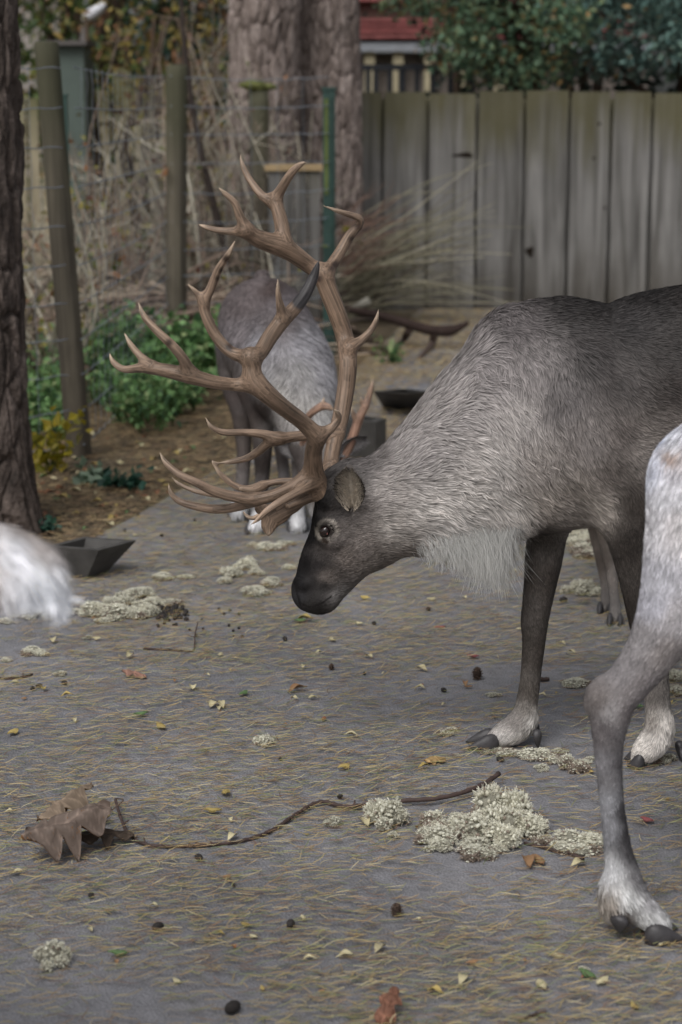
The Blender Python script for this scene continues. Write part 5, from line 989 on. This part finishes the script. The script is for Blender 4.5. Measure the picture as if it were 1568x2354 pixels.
td = build_deer('reindeer with a fluffy white tail brown on top, standing mostly out of view', (bx - .6, YT, 0), (bx - 1.85, YT - .32, -.01), (bx + .12, YT + .32, bz + .2), .01, [], [bodyL, tail] + legsL,
    [((20, 1205), (142, 134, 130)), ((60, 1225), (156, 149, 146)), ((10, 1250), (206, 206, 210)), ((60, 1300), (212, 214, 218)), ((-100, 1300), (176, 166, 160)), ((-500, 1400), (140, 130, 124)), ((-300, 2000), (110, 104, 100))], 1.5,
    [((0, 1210), (1, .5)), ((60, 1260), (.7, .8)), ((20, 1330), (.35, 1)), ((-300, 1400), (.6, .8)), ((-300, 1900), (0, 1))], [((0, 1230), 28), ((60, 1290), 42), ((0, 1330), 50), ((-250, 1400), 22), ((-300, 1900), 10)], 42000, 7, cl, wt=lambda c, n: np.where(c[:, 0] > bx - .15, 6.0, .25) * np.where(n[:, 2] < .3, 1.5, 1))
# a dark reindeer hidden behind the bull, only its fore legs in view
gA, gB = G(1393, 1409), G(1416, 1436); lA, lB = gA[1] + .015, gB[1] + .015
bd = [(1380, 1040, 118, 5.75), (1450, 1020, 125, 6.0), (1540, 1010, 122, 6.3), (1590, 1010, 105, 6.5)]
nk = [(1370, 1010, 95, 5.7), (1320, 960, 66, 5.5), (1290, 930, 52, 5.4), (1270, 960, 40, 5.3), (1262, 990, 26, 5.25)]
l1 = [(1362, 1100, 44, lA), (1364, 1180, 22, lA), (1380, 1270, 16, lA), (1392, 1340, 13, lA), (1394, 1375, 14, lA), (1393, 1398, 14, lA)]
l2 = [(1378, 1100, 44, lB), (1384, 1190, 22, lB), (1402, 1290, 15, lB), (1412, 1365, 12, lB), (1415, 1400, 14, lB), (1416, 1424, 14, lB)]
l3 = [(1590, 1080, 60, 6.4), (1600, 1180, 30, 6.4), (1610, 1260, 17, 6.35), (1606, 1310, 18, 6.3)]; l4 = [(1570, 1080, 60, 6.55), (1575, 1170, 30, 6.55), (1590, 1230, 17, 6.5), (1588, 1286, 18, 6.5)]
cl = [(g + [s * .014 + .0, .02, .0], g + [s * .016 - .008, -.03, .0], .022, .045) for g in (gA, gB) for s in (-1, 1)]
build_deer('dark reindeer behind the bull, only its slim grey fore legs showing', G(1450, 1380), (.35, 5.1, -.01), (1.45, 6.9, 1.0), .009, [bd, nk, l1, l2, l3, l4], [],
    [((1360, 1190), (80, 72, 66)), ((1390, 1190), (96, 88, 82)), ((1385, 1300), (82, 75, 70)), ((1412, 1320), (112, 106, 102)), ((1393, 1385), (96, 92, 90)), ((1415, 1415), (112, 108, 106)), ((1400, 1000), (100, 94, 90))], 1.5,
    [((1400, 1000), (1, .4)), ((1400, 1300), (0, 1))], [((1400, 1000), 24), ((1390, 1250), 8), ((1400, 1400), 14)], 9000, 9, cl)

# ------------------------------------------------------------------ feeding troughs
M_RUBBER = mat_flat('black_rubber', lin(72, 70, 68), 0.6, 0.4, 18, 0.3, bump=(70, .4, .004))
def trough(rim, bot, label, th=.012):
    """four rim corners and four floor corners; sloping sides of real thickness, open on top"""
    rim = np.array(rim, float); bot = np.array(bot, float); t = empty('feeding_trough', bot.mean(0) * [1, 1, 0], label, 'trough'); ci = rim.mean(0); ri = ci + (rim - ci) * (1 - 2.4 * th / np.linalg.norm(rim - ci, axis=1).mean() * 1.2); cb = bot.mean(0); bi = cb + (bot - cb) * .93 + [0, 0, th]
    names = ('side_wall',) * 4
    for k in range(4):
        j = (k + 1) % 4; V = np.array([bot[k], bot[j], rim[j], rim[k], bi[k], bi[j], ri[j], ri[k]]); F = np.array([[0, 1, 2, 3], [5, 4, 7, 6], [3, 2, 6, 7], [0, 4, 5, 1], [0, 3, 7, 4], [1, 5, 6, 2]]); mk('side_wall', V, F, M_RUBBER, t, smooth=False)
    mk('floor_plate', np.vstack([bi - [0, 0, .002], bot + [0, 0, .001]]), np.array([[0, 1, 2, 3], [7, 6, 5, 4], [0, 4, 5, 1], [1, 5, 6, 2], [2, 6, 7, 3], [3, 7, 4, 0]]), M_RUBBER, t, smooth=False); return t
R = [G(104, 1256, .105), G(227, 1265, .105), G(314, 1242, .105)]; R.append(R[0] + R[2] - R[1]); cen = np.mean(R, 0); B = [cen * [1, 1, 0] + (x - cen) * [.5, .5, 0] + [-.03, 0, 0] for x in R]
trough(R, B, 'black rubber feeding trough with flared sides next to the white tail')
R = [G(858, 899, .13), G(932, 904, .13), G(992, 899, .13), G(925, 893.5, .13)]; b0, b1, b2 = G(882, 938), G(933, 943), G(972, 938); B = [b0, b1, b2, b0 + b2 - b1]
trough(R, B, 'black feeding trough with flared sides beyond the bull, under the fallen branch')
R = [G(786, 962, .17), G(864, 971, .17), G(888, 961, .17), G(812, 953, .17)]; B = [np.array([x[0], x[1], 0]) + [0, 0, 0] for x in R]
trough(R, B, 'square black feeding box half hidden by the bull\'s neck', .016)

# ------------------------------------------------------------------ reindeer lichen
M_LICHEN = mat_col('lichen', 0.95, 0.1, 60, 0.2, rnd=.08, trans=.25)
ICO1 = ico(1)
def lichen_mesh(seed, lobes, brown, n=2600, flat=.6):
    """a cushion of lobes, each crowded with small knobs and frayed branch tips"""
    r = np.random.default_rng(seed); mb = MB(); white = lin(240, 238, 222); pale = lin(212, 208, 190); br = lin(152, 138, 126)
    for k in range(lobes):
        a = r.uniform(0, 6.28); d = r.random() ** .6 * .5; s = r.uniform(.13, .24) * (1.25 - d); c = np.array([d * math.cos(a), d * math.sin(a) * .8, s * .6 + (0.5 - d) * flat * r.uniform(.1, .8)]); isb = r.random() < brown
        if isb: c[2] *= .5
        v, F = ICO2; rad_of = lambda q: s * (0.7 + .45 * vnoise(q * 2.2 + seed + k * 3, 3) + .3 * vnoise(q * 5 + k, 5)); V = c + v * (rad_of(v) * .8)[:, None]; V[:, 2] = np.maximum(V[:, 2], 0); mb.add(V, F, (br if isb else pale) * .5)
        m = 60; q = r.normal(0, 1, (m, 3)); q /= np.linalg.norm(q, axis=1)[:, None]; q[:, 2] = np.where(q[:, 2] < -.4, -q[:, 2], q[:, 2]); R = rad_of(q)
        for x, rr in zip(q, R):
            kn = s * r.uniform(.09, .22); tone = r.random(); cc = (br * r.uniform(.75, 1.25)) if (isb and tone < .75) or (not isb and tone < .1) else (white if tone > .4 else pale) * r.uniform(.8, 1.05)
            P = c + x * rr * r.uniform(.85, 1.08) + ICO1[0] * kn * r.uniform(.6, 1.25, (len(ICO1[0]), 1)); P[:, 2] = np.maximum(P[:, 2], 0); mb.add(P, ICO1[1], cc)
        m = n // lobes; q = r.normal(0, 1, (m, 3)); q /= np.linalg.norm(q, axis=1)[:, None]; q[:, 2] = np.where(q[:, 2] < -.3, -q[:, 2], q[:, 2]); p = c + q * (rad_of(q) * .95)[:, None]
        t1 = np.cross(q, r.normal(0, 1, (m, 3))); t1 /= np.linalg.norm(t1, axis=1)[:, None] + 1e-9; L = s * r.uniform(.12, .42, m)[:, None]; w = s * r.uniform(.02, .05, m)[:, None]; tip = p + q * L + t1 * L * .6
        VV = np.stack([p - t1 * w, p + t1 * w, tip + t1 * w * .7, tip - t1 * w * .7], 1); VV[:, :, 2] = np.maximum(VV[:, :, 2], .0); c1 = (br if isb else pale) * r.uniform(.7, 1.1, m)[:, None]; c2 = (br * 1.3 if isb else white) * r.uniform(.8, 1.1, m)[:, None]
        mb.add(VV.reshape(-1, 3), np.arange(4 * m).reshape(-1, 4), np.stack([c1, c1, c2, c2], 1).reshape(-1, 3))
    return mb
LP = [lichen_mesh(500 + s, lob, br, n) for s, (lob, br, n) in enumerate([(9, 0, 2800), (13, .12, 3200), (16, .3, 3600), (12, .85, 3000), (6, 0, 2000), (18, .5, 3600)])]
LM = []
for s, mb in enumerate(LP):
    me = raw_mesh('lichen', np.concatenate(mb.V), [np.concatenate(mb.F[k]) for k in (3, 4) if mb.F[k]], np.concatenate(mb.C)); me.materials.append(M_LICHEN); LM.append(me)
def lichen(px, py, wpx, kind, label, group=None, zs=1.0, rot=None):
    g = G(px, py); o = bpy.data.objects.new('lichen_clump', LM[kind]); COL.objects.link(o); w = wpx / ppm(g[1], 0); o.location = (g[0], g[1], 0.0); o.scale = (w * .95, w * .95, w * .95 * zs); o.rotation_euler = (0, 0, rot if rot is not None else random.uniform(0, 6)); tag(o, label, 'lichen', group); return o
# the heap beside the long twig
lichen(884, 1893, 112, 0, 'rounded white lichen clump touching the long twig', zs=.95)
gN = 'lichen clumps heaped at the end of the long twig'
for (px, py, w, kd, zs) in ((1150, 1900, 150, 1, 1.25), (1205, 1915, 110, 2, .9), (1085, 1928, 130, 2, .85), (1010, 1935, 110, 5, .7), (1000, 1905, 110, 3, .7), (1155, 1945, 110, 0, .85), (1090, 1962, 110, 5, .55), (1180, 1905, 120, 3, .6), (1010, 1952, 70, 0, .7), (1235, 1930, 70, 3, .5), (1060, 1900, 90, 3, .8)): lichen(px, py, w, kd, 'whitish lichen clump in the large heap at the end of the long twig', gN, zs)
lichen(1325, 1945, 130, 1, 'flat white lichen patch between the large heap and the white leg', zs=.45)
lichen(122, 2216, 96, 4, 'round white lichen tuft standing alone in front of the curled oak leaf', zs=1.0, rot=.6)
lichen(604, 1712, 52, 0, 'small white lichen tuft alone on the asphalt left of the bull\'s hoof', zs=.8)
lichen(767, 1898, 50, 4, 'small white lichen tuft beside the middle of the long twig', zs=.8)
lichen(904, 1925, 34, 4, 'tiny white lichen crumb in front of the rounded clump', zs=.8)
gL = 'lichen clumps scattered between the trough and the droppings'
for (px, py, w, kd, zs) in ((55, 1418, 74, 2, .6), (122, 1418, 84, 0, .7), (165, 1412, 50, 5, .6), (215, 1412, 80, 2, .7), (262, 1418, 96, 2, .6), (275, 1388, 70, 1, .7), (325, 1372, 70, 0, .6), (322, 1415, 80, 1, .8), (300, 1365, 50, 5, .5), (350, 1395, 60, 0, .7), (395, 1392, 60, 3, .6), (240, 1430, 46, 5, .5), (12, 1432, 40, 2, .6)): lichen(px, py, w, kd, 'whitish lichen clump strewn between the black trough and the droppings', gL, zs)
for (px, py, w, zs) in ((372, 1330, 62, .4), (430, 1328, 44, .35)): lichen(px, py, w, 5, 'flat brownish lichen patch to the side of the black trough', 'flat lichen patches beside the trough', zs)
gM = 'lichen clumps in front of the bull\'s muzzle'
for (px, py, w, kd, zs) in ((530, 1325, 60, 0, .7), (567, 1308, 56, 0, .9), (590, 1322, 44, 4, .7), (515, 1340, 44, 2, .6), (620, 1345, 60, 5, .6), (585, 1365, 70, 1, .5), (665, 1308, 34, 2, .6)): lichen(px, py, w, kd, 'whitish lichen clump on the asphalt before the bull\'s muzzle', gM, zs)
for (px, py, w) in ((620, 1262, 80), (655, 1252, 50), (585, 1255, 40)): lichen(px, py, w, 5, 'flat lichen scrap at the cow\'s front hooves', 'lichen scraps at the cow\'s hooves', .35)
gR = 'lichen clumps behind the bull\'s front legs'
for (px, py, w, kd, zs) in ((1340, 1362, 70, 0, .8), (1305, 1362, 44, 2, .7), (1376, 1368, 54, 0, .6), (1345, 1275, 100, 3, .5), (1330, 1248, 70, 1, .7), (1365, 1230, 70, 2, .6), (1340, 1220, 60, 0, .7)): lichen(px, py, w, kd, 'whitish lichen clump behind the bull between its front legs', gR, zs)
gH = 'crumbled lichen at the bull\'s forward hoof'
for (px, py, w, kd, zs) in ((1130, 1728, 60, 3, .35), (1180, 1736, 80, 3, .4), (1235, 1742, 90, 5, .45), (1270, 1750, 60, 3, .6), (1315, 1768, 80, 3, .85), (1245, 1770, 40, 4, .6), (1285, 1730, 40, 5, .4), (1350, 1750, 50, 3, .35), (1050, 1738, 30, 3, .3)): lichen(px, py, w, kd, 'crumbled brownish lichen at the bull\'s forward hoof', gH, zs)
lichen(1030, 1684, 62, 3, 'flat brown lichen scrap left of the bull\'s forward hoof', zs=.35)
lichen(1135, 1600, 40, 4, 'small pale lichen scrap just behind the bull\'s forward hoof', zs=.4)
lichen(1325, 1575, 80, 5, 'grey lichen scrap on the asphalt between the bull\'s legs', zs=.35)
for (px, py, w, kd) in ((1548, 1560, 70, 2), (1556, 1592, 70, 3), (1530, 1750, 60, 3)): lichen(px, py, w, kd, 'lichen clump lying behind the white reindeer\'s hock', 'lichen clumps behind the white hock', .6)
gS = 'small lichen crumbs spread over the asphalt'
for (px, py, w, kd) in ((202, 1468, 28, 4), (140, 1552, 36, 4), (70, 1502, 60, 5), (95, 1505, 44, 2), (15, 1520, 30, 2), (300, 1450, 20, 4), (1445, 2205, 30, 4), (1340, 2230, 30, 4)): lichen(px, py, w, kd, 'small lichen crumb on the asphalt', gS, .5)

# ------------------------------------------------------------------ twigs
M_STICK = mat_col('brown_twig', .7, .3, 60, .3, bump=(160, .5, .002))
def ground_twig(px_pts, r0, r1, label, lift=None, buds=6, seed=1):
    n = len(px_pts); P = np.array([G(x, y) for x, y in px_pts]); P = spline(P, 6); m = len(P); R = np.linspace(r0, r1, m) * (1 + .12 * np.sin(np.arange(m) * 1.9)); P[:, 2] = R + .001
    if lift is not None: P[:, 2] += np.interp(np.linspace(0, 1, m), np.linspace(0, 1, len(lift)), lift)
    t = empty('twig', P[m // 2] * [1, 1, 0], label, 'twig'); V, F = tube(P, R, 8); mk('stem', V, F, M_STICK, t, np.tile(lin(76, 62, 58), (len(V), 1)))
    rr = np.random.default_rng(seed)
    for k in range(buds):
        i = rr.integers(3, m - 3); p = P[i]; q = p + rr.normal(0, .009, 3) * [1, 1, 0] + [0, 0, .006]; V, F = tube([p, q], [R[i] * .8, R[i] * .35], 6); mk('bud', V, F, M_STICK, t, np.tile(lin(82, 66, 60), (len(V), 1)))
    return t
ground_twig([(266, 1862), (274, 1885), (290, 1918), (315, 1940), (355, 1950), (410, 1950), (480, 1947), (545, 1940), (600, 1925), (640, 1905), (680, 1880), (715, 1860), (745, 1852), (772, 1858), (800, 1864), (850, 1860), (930, 1854), (1000, 1852), (1060, 1842), (1110, 1826), (1146, 1805)], .003, .0054, 'long thin dark twig curving from the oak leaf to the lichen heap', [.02, .004, 0, 0, 0, .004, .002, .006, .012, .02], 12)
ground_twig([(1205, 1942), (1240, 1950), (1280, 1962), (1310, 1968), (1340, 1980)], .003, .0045, 'short dark twig in front of the flat lichen patch', None, 4, 2)
ground_twig([(330, 1494), (380, 1496), (420, 1499), (445, 1497), (448, 1470), (455, 1458)], .003, .0018, 'thin brown twig with an upturned tip in front of the droppings', [0, 0, 0, 0, .01, .03], 2, 3)
ground_twig([(-10, 1562), (40, 1562), (75, 1553)], .003, .003, 'short dark twig by the left edge below the lichen crumbs', None, 1, 4)
ground_twig([(1242, 1568), (1262, 1566)], .006, .005, 'stubby brown stick behind the bull\'s forward leg', None, 0, 5)
ground_twig([(1195, 2352), (1225, 2338), (1255, 2330)], .003, .002, 'small dark bent twig on the foreground asphalt', None, 1, 6)

# ------------------------------------------------------------------ oak leaf, other leaves
M_OAK = mat_col('dry_oak_leaf', .7, .3, 30, .2, bump=(120, .4, .002))
def lobed_leaf(L, w, lobes, curl, roll, seed, nu=46, nv=17, depth=.62):
    r = np.random.default_rng(seed); u, v = np.meshgrid(np.linspace(0, 1, nu), np.linspace(-1, 1, nv), indexing='ij'); u = u.ravel(); v = v.ravel(); env = np.sin(np.pi * np.clip(u, 0, 1) ** .8) ** (.7 if depth else 1.25) + .04
    uw = u + .05 * np.sin(9 * u + seed) * np.sin(np.pi * u) + .02 * np.sign(v) * np.sin(np.pi * u); ph = (uw * lobes) % 1.0; notch = 1 - depth * (np.abs(ph - .5) * 2) ** 1.4 * np.clip(np.sin(np.pi * u) * 1.6, 0, 1); hw = w * .5 * env * notch; x = (u - .5) * L + .12 * w * np.abs(v) * (1 - u); y = v * hw
    a = y / (w * .5); z = curl * w * (1 - a ** 2) + roll * L * .22 * np.sin(u * 3.3) + .025 * w * np.sin(a * 9 + u * 11) + .1 * w * (fbm(np.stack([u * 6, v * 3, 0 * u + seed], 1), 3) - .5) * 2; y2 = y * (1 - .35 * abs(curl) * a ** 2)
    V = np.stack([x, y2, z], 1); i = np.arange(nu - 1)[:, None] * nv; j = np.arange(nv - 1)[None]; Q = np.stack([i + j, i + nv + j, i + nv + j + 1, i + j + 1], -1).reshape(-1, 4); n = len(V)
    V2 = np.vstack([V, V - [0, 0, .0012]]); bd = np.concatenate([np.arange(nv), (np.arange(1, nu)) * nv + nv - 1, (nu - 1) * nv + np.arange(nv - 2, -1, -1), np.arange(nu - 2, 0, -1) * nv]); b2 = np.roll(bd, -1)
    return V2, np.concatenate([Q, Q[:, ::-1] + n, np.stack([b2, bd, bd + n, b2 + n], 1)]), v
def place(V, loc, rz, tilt=0, rx=0): return np.array([Matrix.Translation(Vector(loc)) @ Matrix.Rotation(rz, 4, 'Z') @ Matrix.Rotation(tilt, 4, 'Y') @ Matrix.Rotation(rx, 4, 'X') @ Vector(v) for v in V])[:, :3]
def oak(L, w, lobes, curl, roll, seed, px, py, rz, tilt, rx, zoff, ctop, cbot, label, name='oak_leaf'):
    V, F, v = lobed_leaf(L, w, lobes, curl, roll, seed); P = place(V, (0, 0, 0), rz, tilt, rx); g = G(px, py); P = P + [g[0], g[1], zoff - P[:, 2].min()]; n = len(V) // 2; C = np.vstack([np.tile(ctop, (n, 1)), np.tile(cbot, (n, 1))]) * (0.7 + .6 * fbm(V * 40, seed))[:, None]
    C[:n][np.abs(v) < .08] *= 1.35; C[:n] *= (0.82 + .36 * (np.abs(np.sin(V[:n, 0] * 130 - np.abs(V[:n, 1]) * 90)) < .3))[:, None]
    t = empty(name, (g[0], g[1], 0), label, 'leaf'); mk('blade', P, F, M_OAK, t, C); return t, P
t, P = oak(.205, .14, 3.4, .5, .12, 3, 152, 1962, .62, -.12, .3, .001, lin(112, 98, 89), lin(116, 82, 52), 'big curled dry brown oak leaf arched over the asphalt')
V, F = tube(spline([P[P[:, 0].argmax()], P[P[:, 0].argmax()] + [.02, .03, .01], G(268, 1858) + [0, 0, .022]], 4), .0014, 5); mk('stalk', V, F, M_STICK, t, np.tile(lin(90, 74, 66), (len(V), 1)))
oak(.16, .09, 2.6, .5, .15, 5, 165, 1905, .85, -.25, -.2, .02, lin(128, 112, 96), lin(112, 80, 52), 'paler curled oak leaf resting behind the big curled one')
oak(.13, .07, 3, .3, .25, 8, 235, 1945, .3, .1, .1, .001, lin(74, 62, 52), lin(60, 50, 42), 'dark crumpled oak leaf flat beside the curled pair')
oak(.075, .035, 2, .25, .3, 9, 308, 1558, -.4, .15, .1, .001, lin(140, 106, 92), lin(112, 82, 70), 'reddish brown curled leaf alone on the asphalt', 'brown_leaf')
oak(.06, .04, 2, .3, .3, 10, 998, 1755, .5, .1, .1, .001, lin(168, 140, 96), lin(130, 100, 64), 'crumpled tan leaf below the bull\'s forward hoof', 'brown_leaf')
oak(.085, .05, 2.4, .35, .5, 12, 892, 2338, 1.2, -.5, .2, .001, lin(132, 92, 74), lin(100, 72, 58), 'reddish brown crumpled dry leaf standing up on the foreground asphalt', 'brown_leaf')
M_SLEAF = mat_col('fallen_leaf', .6, .35, 60, .15, rnd=.15)
def small_leaf(cols, L, seed):
    V, F, v = lobed_leaf(L * 1.25, L * .62, 1, .3 * (1 if seed % 2 else -1), .35, seed, 11, 6, .0); V[:, 2] -= V[:, 2].min() - .004; me = raw_mesh('fallen_leaf', V, F, np.tile(cols, (len(V), 1))); me.materials.append(M_SLEAF); return me
SLC = [('yellow', lin(170, 150, 92)), ('pale', lin(196, 186, 150)), ('orange', lin(154, 120, 88)), ('red', lin(128, 72, 74)), ('green', lin(88, 112, 72)), ('brown', lin(134, 92, 66))]
SLM = {n: [small_leaf(c, .03 * s, 900 + k) for k, s in enumerate((.8, 1.05, 1.4))] for n, c in SLC}
def fleaf(n, px, py, k, label, group, sc=1.0):
    o = bpy.data.objects.new('fallen_leaf', SLM[n][k]); COL.objects.link(o); g = G(px, py); o.location = (g[0], g[1], .002); o.rotation_euler = (random.uniform(-.15, .15), random.uniform(-.15, .15), random.uniform(0, 6.28)); o.scale = (sc,) * 3; tag(o, label, 'leaf', group)
for px, py in ((685, 1592), (1072, 1578), (490, 1872), (520, 1830), (155, 1605), (235, 1895), (1240, 1986), (1215, 1990), (840, 1380), (790, 1770), (975, 1770), (370, 1676), (100, 1590), (1000, 2290), (30, 1690), (700, 1430)): fleaf('orange' if px in (685, 1072, 1240, 1215) else 'yellow', px, py, random.randrange(3), 'small yellow or orange leaf lying on the asphalt', 'small yellow and orange leaves on the asphalt', 1.1)
for k in range(70): px, py = random.uniform(5, 1560), random.choice((random.uniform(1450, 2340), random.uniform(1230, 1700))); fleaf('pale', px, py, random.randrange(3), 'small pale faded leaf on the asphalt', 'small pale leaves scattered on the asphalt', random.uniform(.5, 1.0))
for k in range(45): px, py = random.uniform(5, 1560), random.choice((random.uniform(1450, 2340), random.uniform(1230, 1700))); fleaf(random.choice(('yellow', 'orange', 'brown')), px, py, random.randrange(2), 'small autumn leaf scrap among the needles', 'autumn leaf scraps among the needles', random.uniform(.35, .7))
for px, py in ((1088, 1514), (1012, 1448), (1488, 1892)): fleaf('red', px, py, 1, 'small crimson leaf on the asphalt', 'crimson leaves on the asphalt', .9)
for px, py in ((325, 1648), (272, 2200), (1350, 2248), (1468, 1630), (690, 1432), (560, 1600)): fleaf('green', px, py, 1, 'small green leaf on the asphalt', 'green leaves on the asphalt', 1.0)
for k in range(110): px = random.uniform(70, 520); py = random.uniform(1000, 1220); g = G(px, py); \
    (fleaf(random.choice(('pale', 'yellow', 'brown', 'green')), px, py, random.randrange(3), 'fallen leaf on the brown soil beside the path', 'fallen leaves on the soil') if g[0] < edge_x(g[1]) else None)

# ------------------------------------------------------------------ cones and droppings
M_CONE = mat_col('pine_cone', .8, .25, 60, .25)
def cone(px, py, size, label, group=None):
    g = G(px, py); t = empty('pine_cone', g, label, 'pine cone', group); mb = MB(); v, F = ICO2; mb.add(v * [size * .34, size * .34, size * .42] + g + [0, 0, size * .42], F, lin(66, 54, 48)); mb.build('core', M_CONE, t); sb = MB()
    for k in range(46):
        z = -1 + 2 * (k + .5) / 46; a = k * 2.39996; n_ = np.array([math.sqrt(1 - z * z) * math.cos(a), math.sqrt(1 - z * z) * math.sin(a), z]); c = g + [0, 0, size * .45] + n_ * [size * .36, size * .36, size * .44]; s = np.cross(n_, [0, 0, 1.]); s /= np.linalg.norm(s) + 1e-9; u = np.cross(s, n_); d = size * .13
        V = np.array([c - s * d - n_ * d * .4, c + s * d - n_ * d * .4, c + s * d * .6 + n_ * d * .9 + u * d * .5, c - s * d * .6 + n_ * d * .9 + u * d * .5, c - n_ * d * .6 - u * d * .6]); V[:, 2] = np.maximum(V[:, 2], .001); sb.add(V, [np.array([[0, 1, 2, 3]]), np.array([[0, 4, 1]])], lin(96, 80, 70) * random.uniform(.8, 1.25))
    sb.build('scales', M_CONE, t, smooth=False)
cone(1097, 1562, .034, 'dark open pine cone on the asphalt beside the bull\'s foreleg'); cone(912, 2106, .026, 'small closed cone on the foreground asphalt between two droppings'); cone(762, 1540, .018, 'tiny brown cone below the bull\'s muzzle')
M_DROP = mat_flat('droppings', lin(48, 44, 42), .7, .35, 60, .3, rnd=.15, bump=(120, .4, .003))
def drop_mesh(seed, e): v, F = ICO2; V = v * [.5 * e, .42, .42] * (.92 + .2 * vnoise(v * 2 + seed, 2))[:, None]; V[:, 2] -= V[:, 2].min(); me = raw_mesh('dropping', V, F); me.materials.append(M_DROP); return me
DM = [drop_mesh(k, e) for k, e in enumerate((1, 1.15, 1.3))]
def dropping(px, py, d, label, group=None):
    g = G(px, py); o = bpy.data.objects.new('dropping', DM[random.randrange(3)]); COL.objects.link(o); o.location = (g[0], g[1], .001); o.scale = (d,) * 3; o.rotation_euler = (0, 0, random.uniform(0, 6)); tag(o, label, 'dropping', group)
for px, py, s in ((363, 2140, 24), (668, 2134, 24), (457, 1980, 20), (537, 2040, 10), (210, 2066, 16), (655, 1474, 13), (782, 1838, 14), (838, 1552, 8), (645, 1750, 10)): dropping(px, py, s / ppm(G(px, py)[1], 0), 'single round dark dropping lying alone on the asphalt', 'single droppings on the asphalt')
dropping(535, 2330, .026, 'large flattened dark dropping on the foreground asphalt'); dropping(1150, 1752, .015, 'dark dropping at the bull\'s forward hoof'); dropping(1295, 1385, .02, 'dark dropping near the lichen behind the bull\'s leg')
_rr = np.random.default_rng(6)
for k in range(52): px = 385 + _rr.normal(0, 24) + (18 if k % 4 == 0 else 0); py = 1412 + _rr.normal(0, 9); dropping(px, py, _rr.uniform(.012, .018), 'small black pellet in the pile of droppings by the lichen', 'pellets in the droppings pile')
for k in range(26): dropping(_rr.uniform(330, 560), _rr.uniform(1385, 1470), _rr.uniform(.007, .012), 'small black pellet strayed from the droppings pile', 'pellets strayed around the droppings pile')
for px, py in ((287, 1224), (318, 1190), (372, 1235), (448, 1200), (90, 1582), (148, 1575), (75, 1588), (860, 1438), (985, 1405), (1020, 1592)): dropping(px, py, .014, 'dark pellet lying by itself on the path', 'lone pellets on the path')

# ------------------------------------------------------------------ pine needles
M_NEEDLE = mat_col('fallen_needles', .65, .3, 30, .1)
def needles(name, pts, label, seed, L=(.022, .047), wd=.0015, cols=None, z=.0035, wts=None):
    r = np.random.default_rng(seed); n = len(pts); a = r.normal(0.06, .5, n) + np.where(r.random(n) < .5, 0, math.pi); ln = r.uniform(*L, n); bend = r.normal(0, .22, n); seg = 3; rows = []
    cols = cols or [(164, 142, 104), (172, 154, 106), (142, 116, 90), (148, 148, 100), (110, 120, 84), (184, 172, 138), (118, 92, 76)]; wts = wts or [5, 4, 3.5, 3, 2, 2.5, 2]; c = np.array([lin(*x) for x in cols])[r.choice(len(cols), n, p=np.array(wts) / sum(wts))] * r.uniform(.65, 1.15, n)[:, None]; ru = r.uniform(.001, .007, n); zt = r.uniform(0, 1, n) ** 4 * .012
    for k in range(seg + 1):
        t = k / seg - .5; aa = a + bend * t * 2; p = pts + np.stack([np.cos(a) * t * ln - np.sin(a) * bend * ln * t * t * 2, np.sin(a) * t * ln + np.cos(a) * bend * ln * t * t * 2, z + ru * 0 + ru + zt * (t + .5)], 1); s = np.stack([-np.sin(aa), np.cos(aa), 0 * aa], 1) * (wd * .5 * (1 if 0 < k < seg else .55)); rows += [p - s, p + s + [0, 0, wd * .3]]
    m = 2 * (seg + 1); base = np.arange(n)[:, None] * m; Q = np.concatenate([base + np.array([[2 * k, 2 * k + 1, 2 * k + 3, 2 * k + 2]]) for k in range(seg)])
    o = mk(name, np.stack(rows, 1).reshape(-1, 3), Q, M_NEEDLE, None, np.repeat(c, m, 0), origin=np.zeros(3)); tag(o, label, 'needles', kind='stuff')
def scatter(n, y0, y1, seed, patch=2.0, lo=.28, soil=False):
    r = np.random.default_rng(seed); out = []; tot = 0
    while tot < n:
        m = 60000; Y = y0 + (y1 - y0) * r.random(m) ** 1.0; X = r.uniform(-1, 1, m) * (Y * .178 + .15); P = np.stack([X, Y, 0 * X], 1); f = fbm(P * [patch, patch * .8, 1], seed, 4); keep = r.random(m) < np.clip((f - lo) * 2.6, .12, 1); ex = edge_x(Y) if soil else np.where(Y > 9.5, np.minimum(edge_x(Y), edge_x(9.5) + .15 * (Y - 9.5)), edge_x(Y)); keep &= (X < ex) if soil else (X > ex + .01); out.append(P[keep]); tot += keep.sum()
        if len(out) > 40: break
    return np.concatenate(out)[:n]
needles('pine_needles', scatter(21000, 3.0, 5.2, 51, lo=.2), 'fallen yellow pine needles strewn over the near asphalt', 61)
needles('pine_needles', scatter(32000, 5.2, 8.2, 52, lo=.2), 'fallen yellow pine needles strewn over the asphalt around the animals', 62)
needles('pine_needles', scatter(46000, 7.7, 14.5, 53, lo=.12), 'carpet of yellow pine needles on the asphalt towards the board fence', 63, wd=.0034, cols=[(182, 160, 118), (190, 172, 126), (160, 136, 106), (200, 188, 152), (136, 112, 94)], wts=[4, 4, 4, 2, 2])
needles('pine_needles', scatter(26000, 6.6, 12.5, 54, lo=.1, soil=True), 'brown pine needles covering the soil beside the path', 64, wd=.003, cols=[(160, 134, 100), (136, 112, 86), (172, 152, 114), (112, 94, 76)], wts=[3, 3, 3, 2])
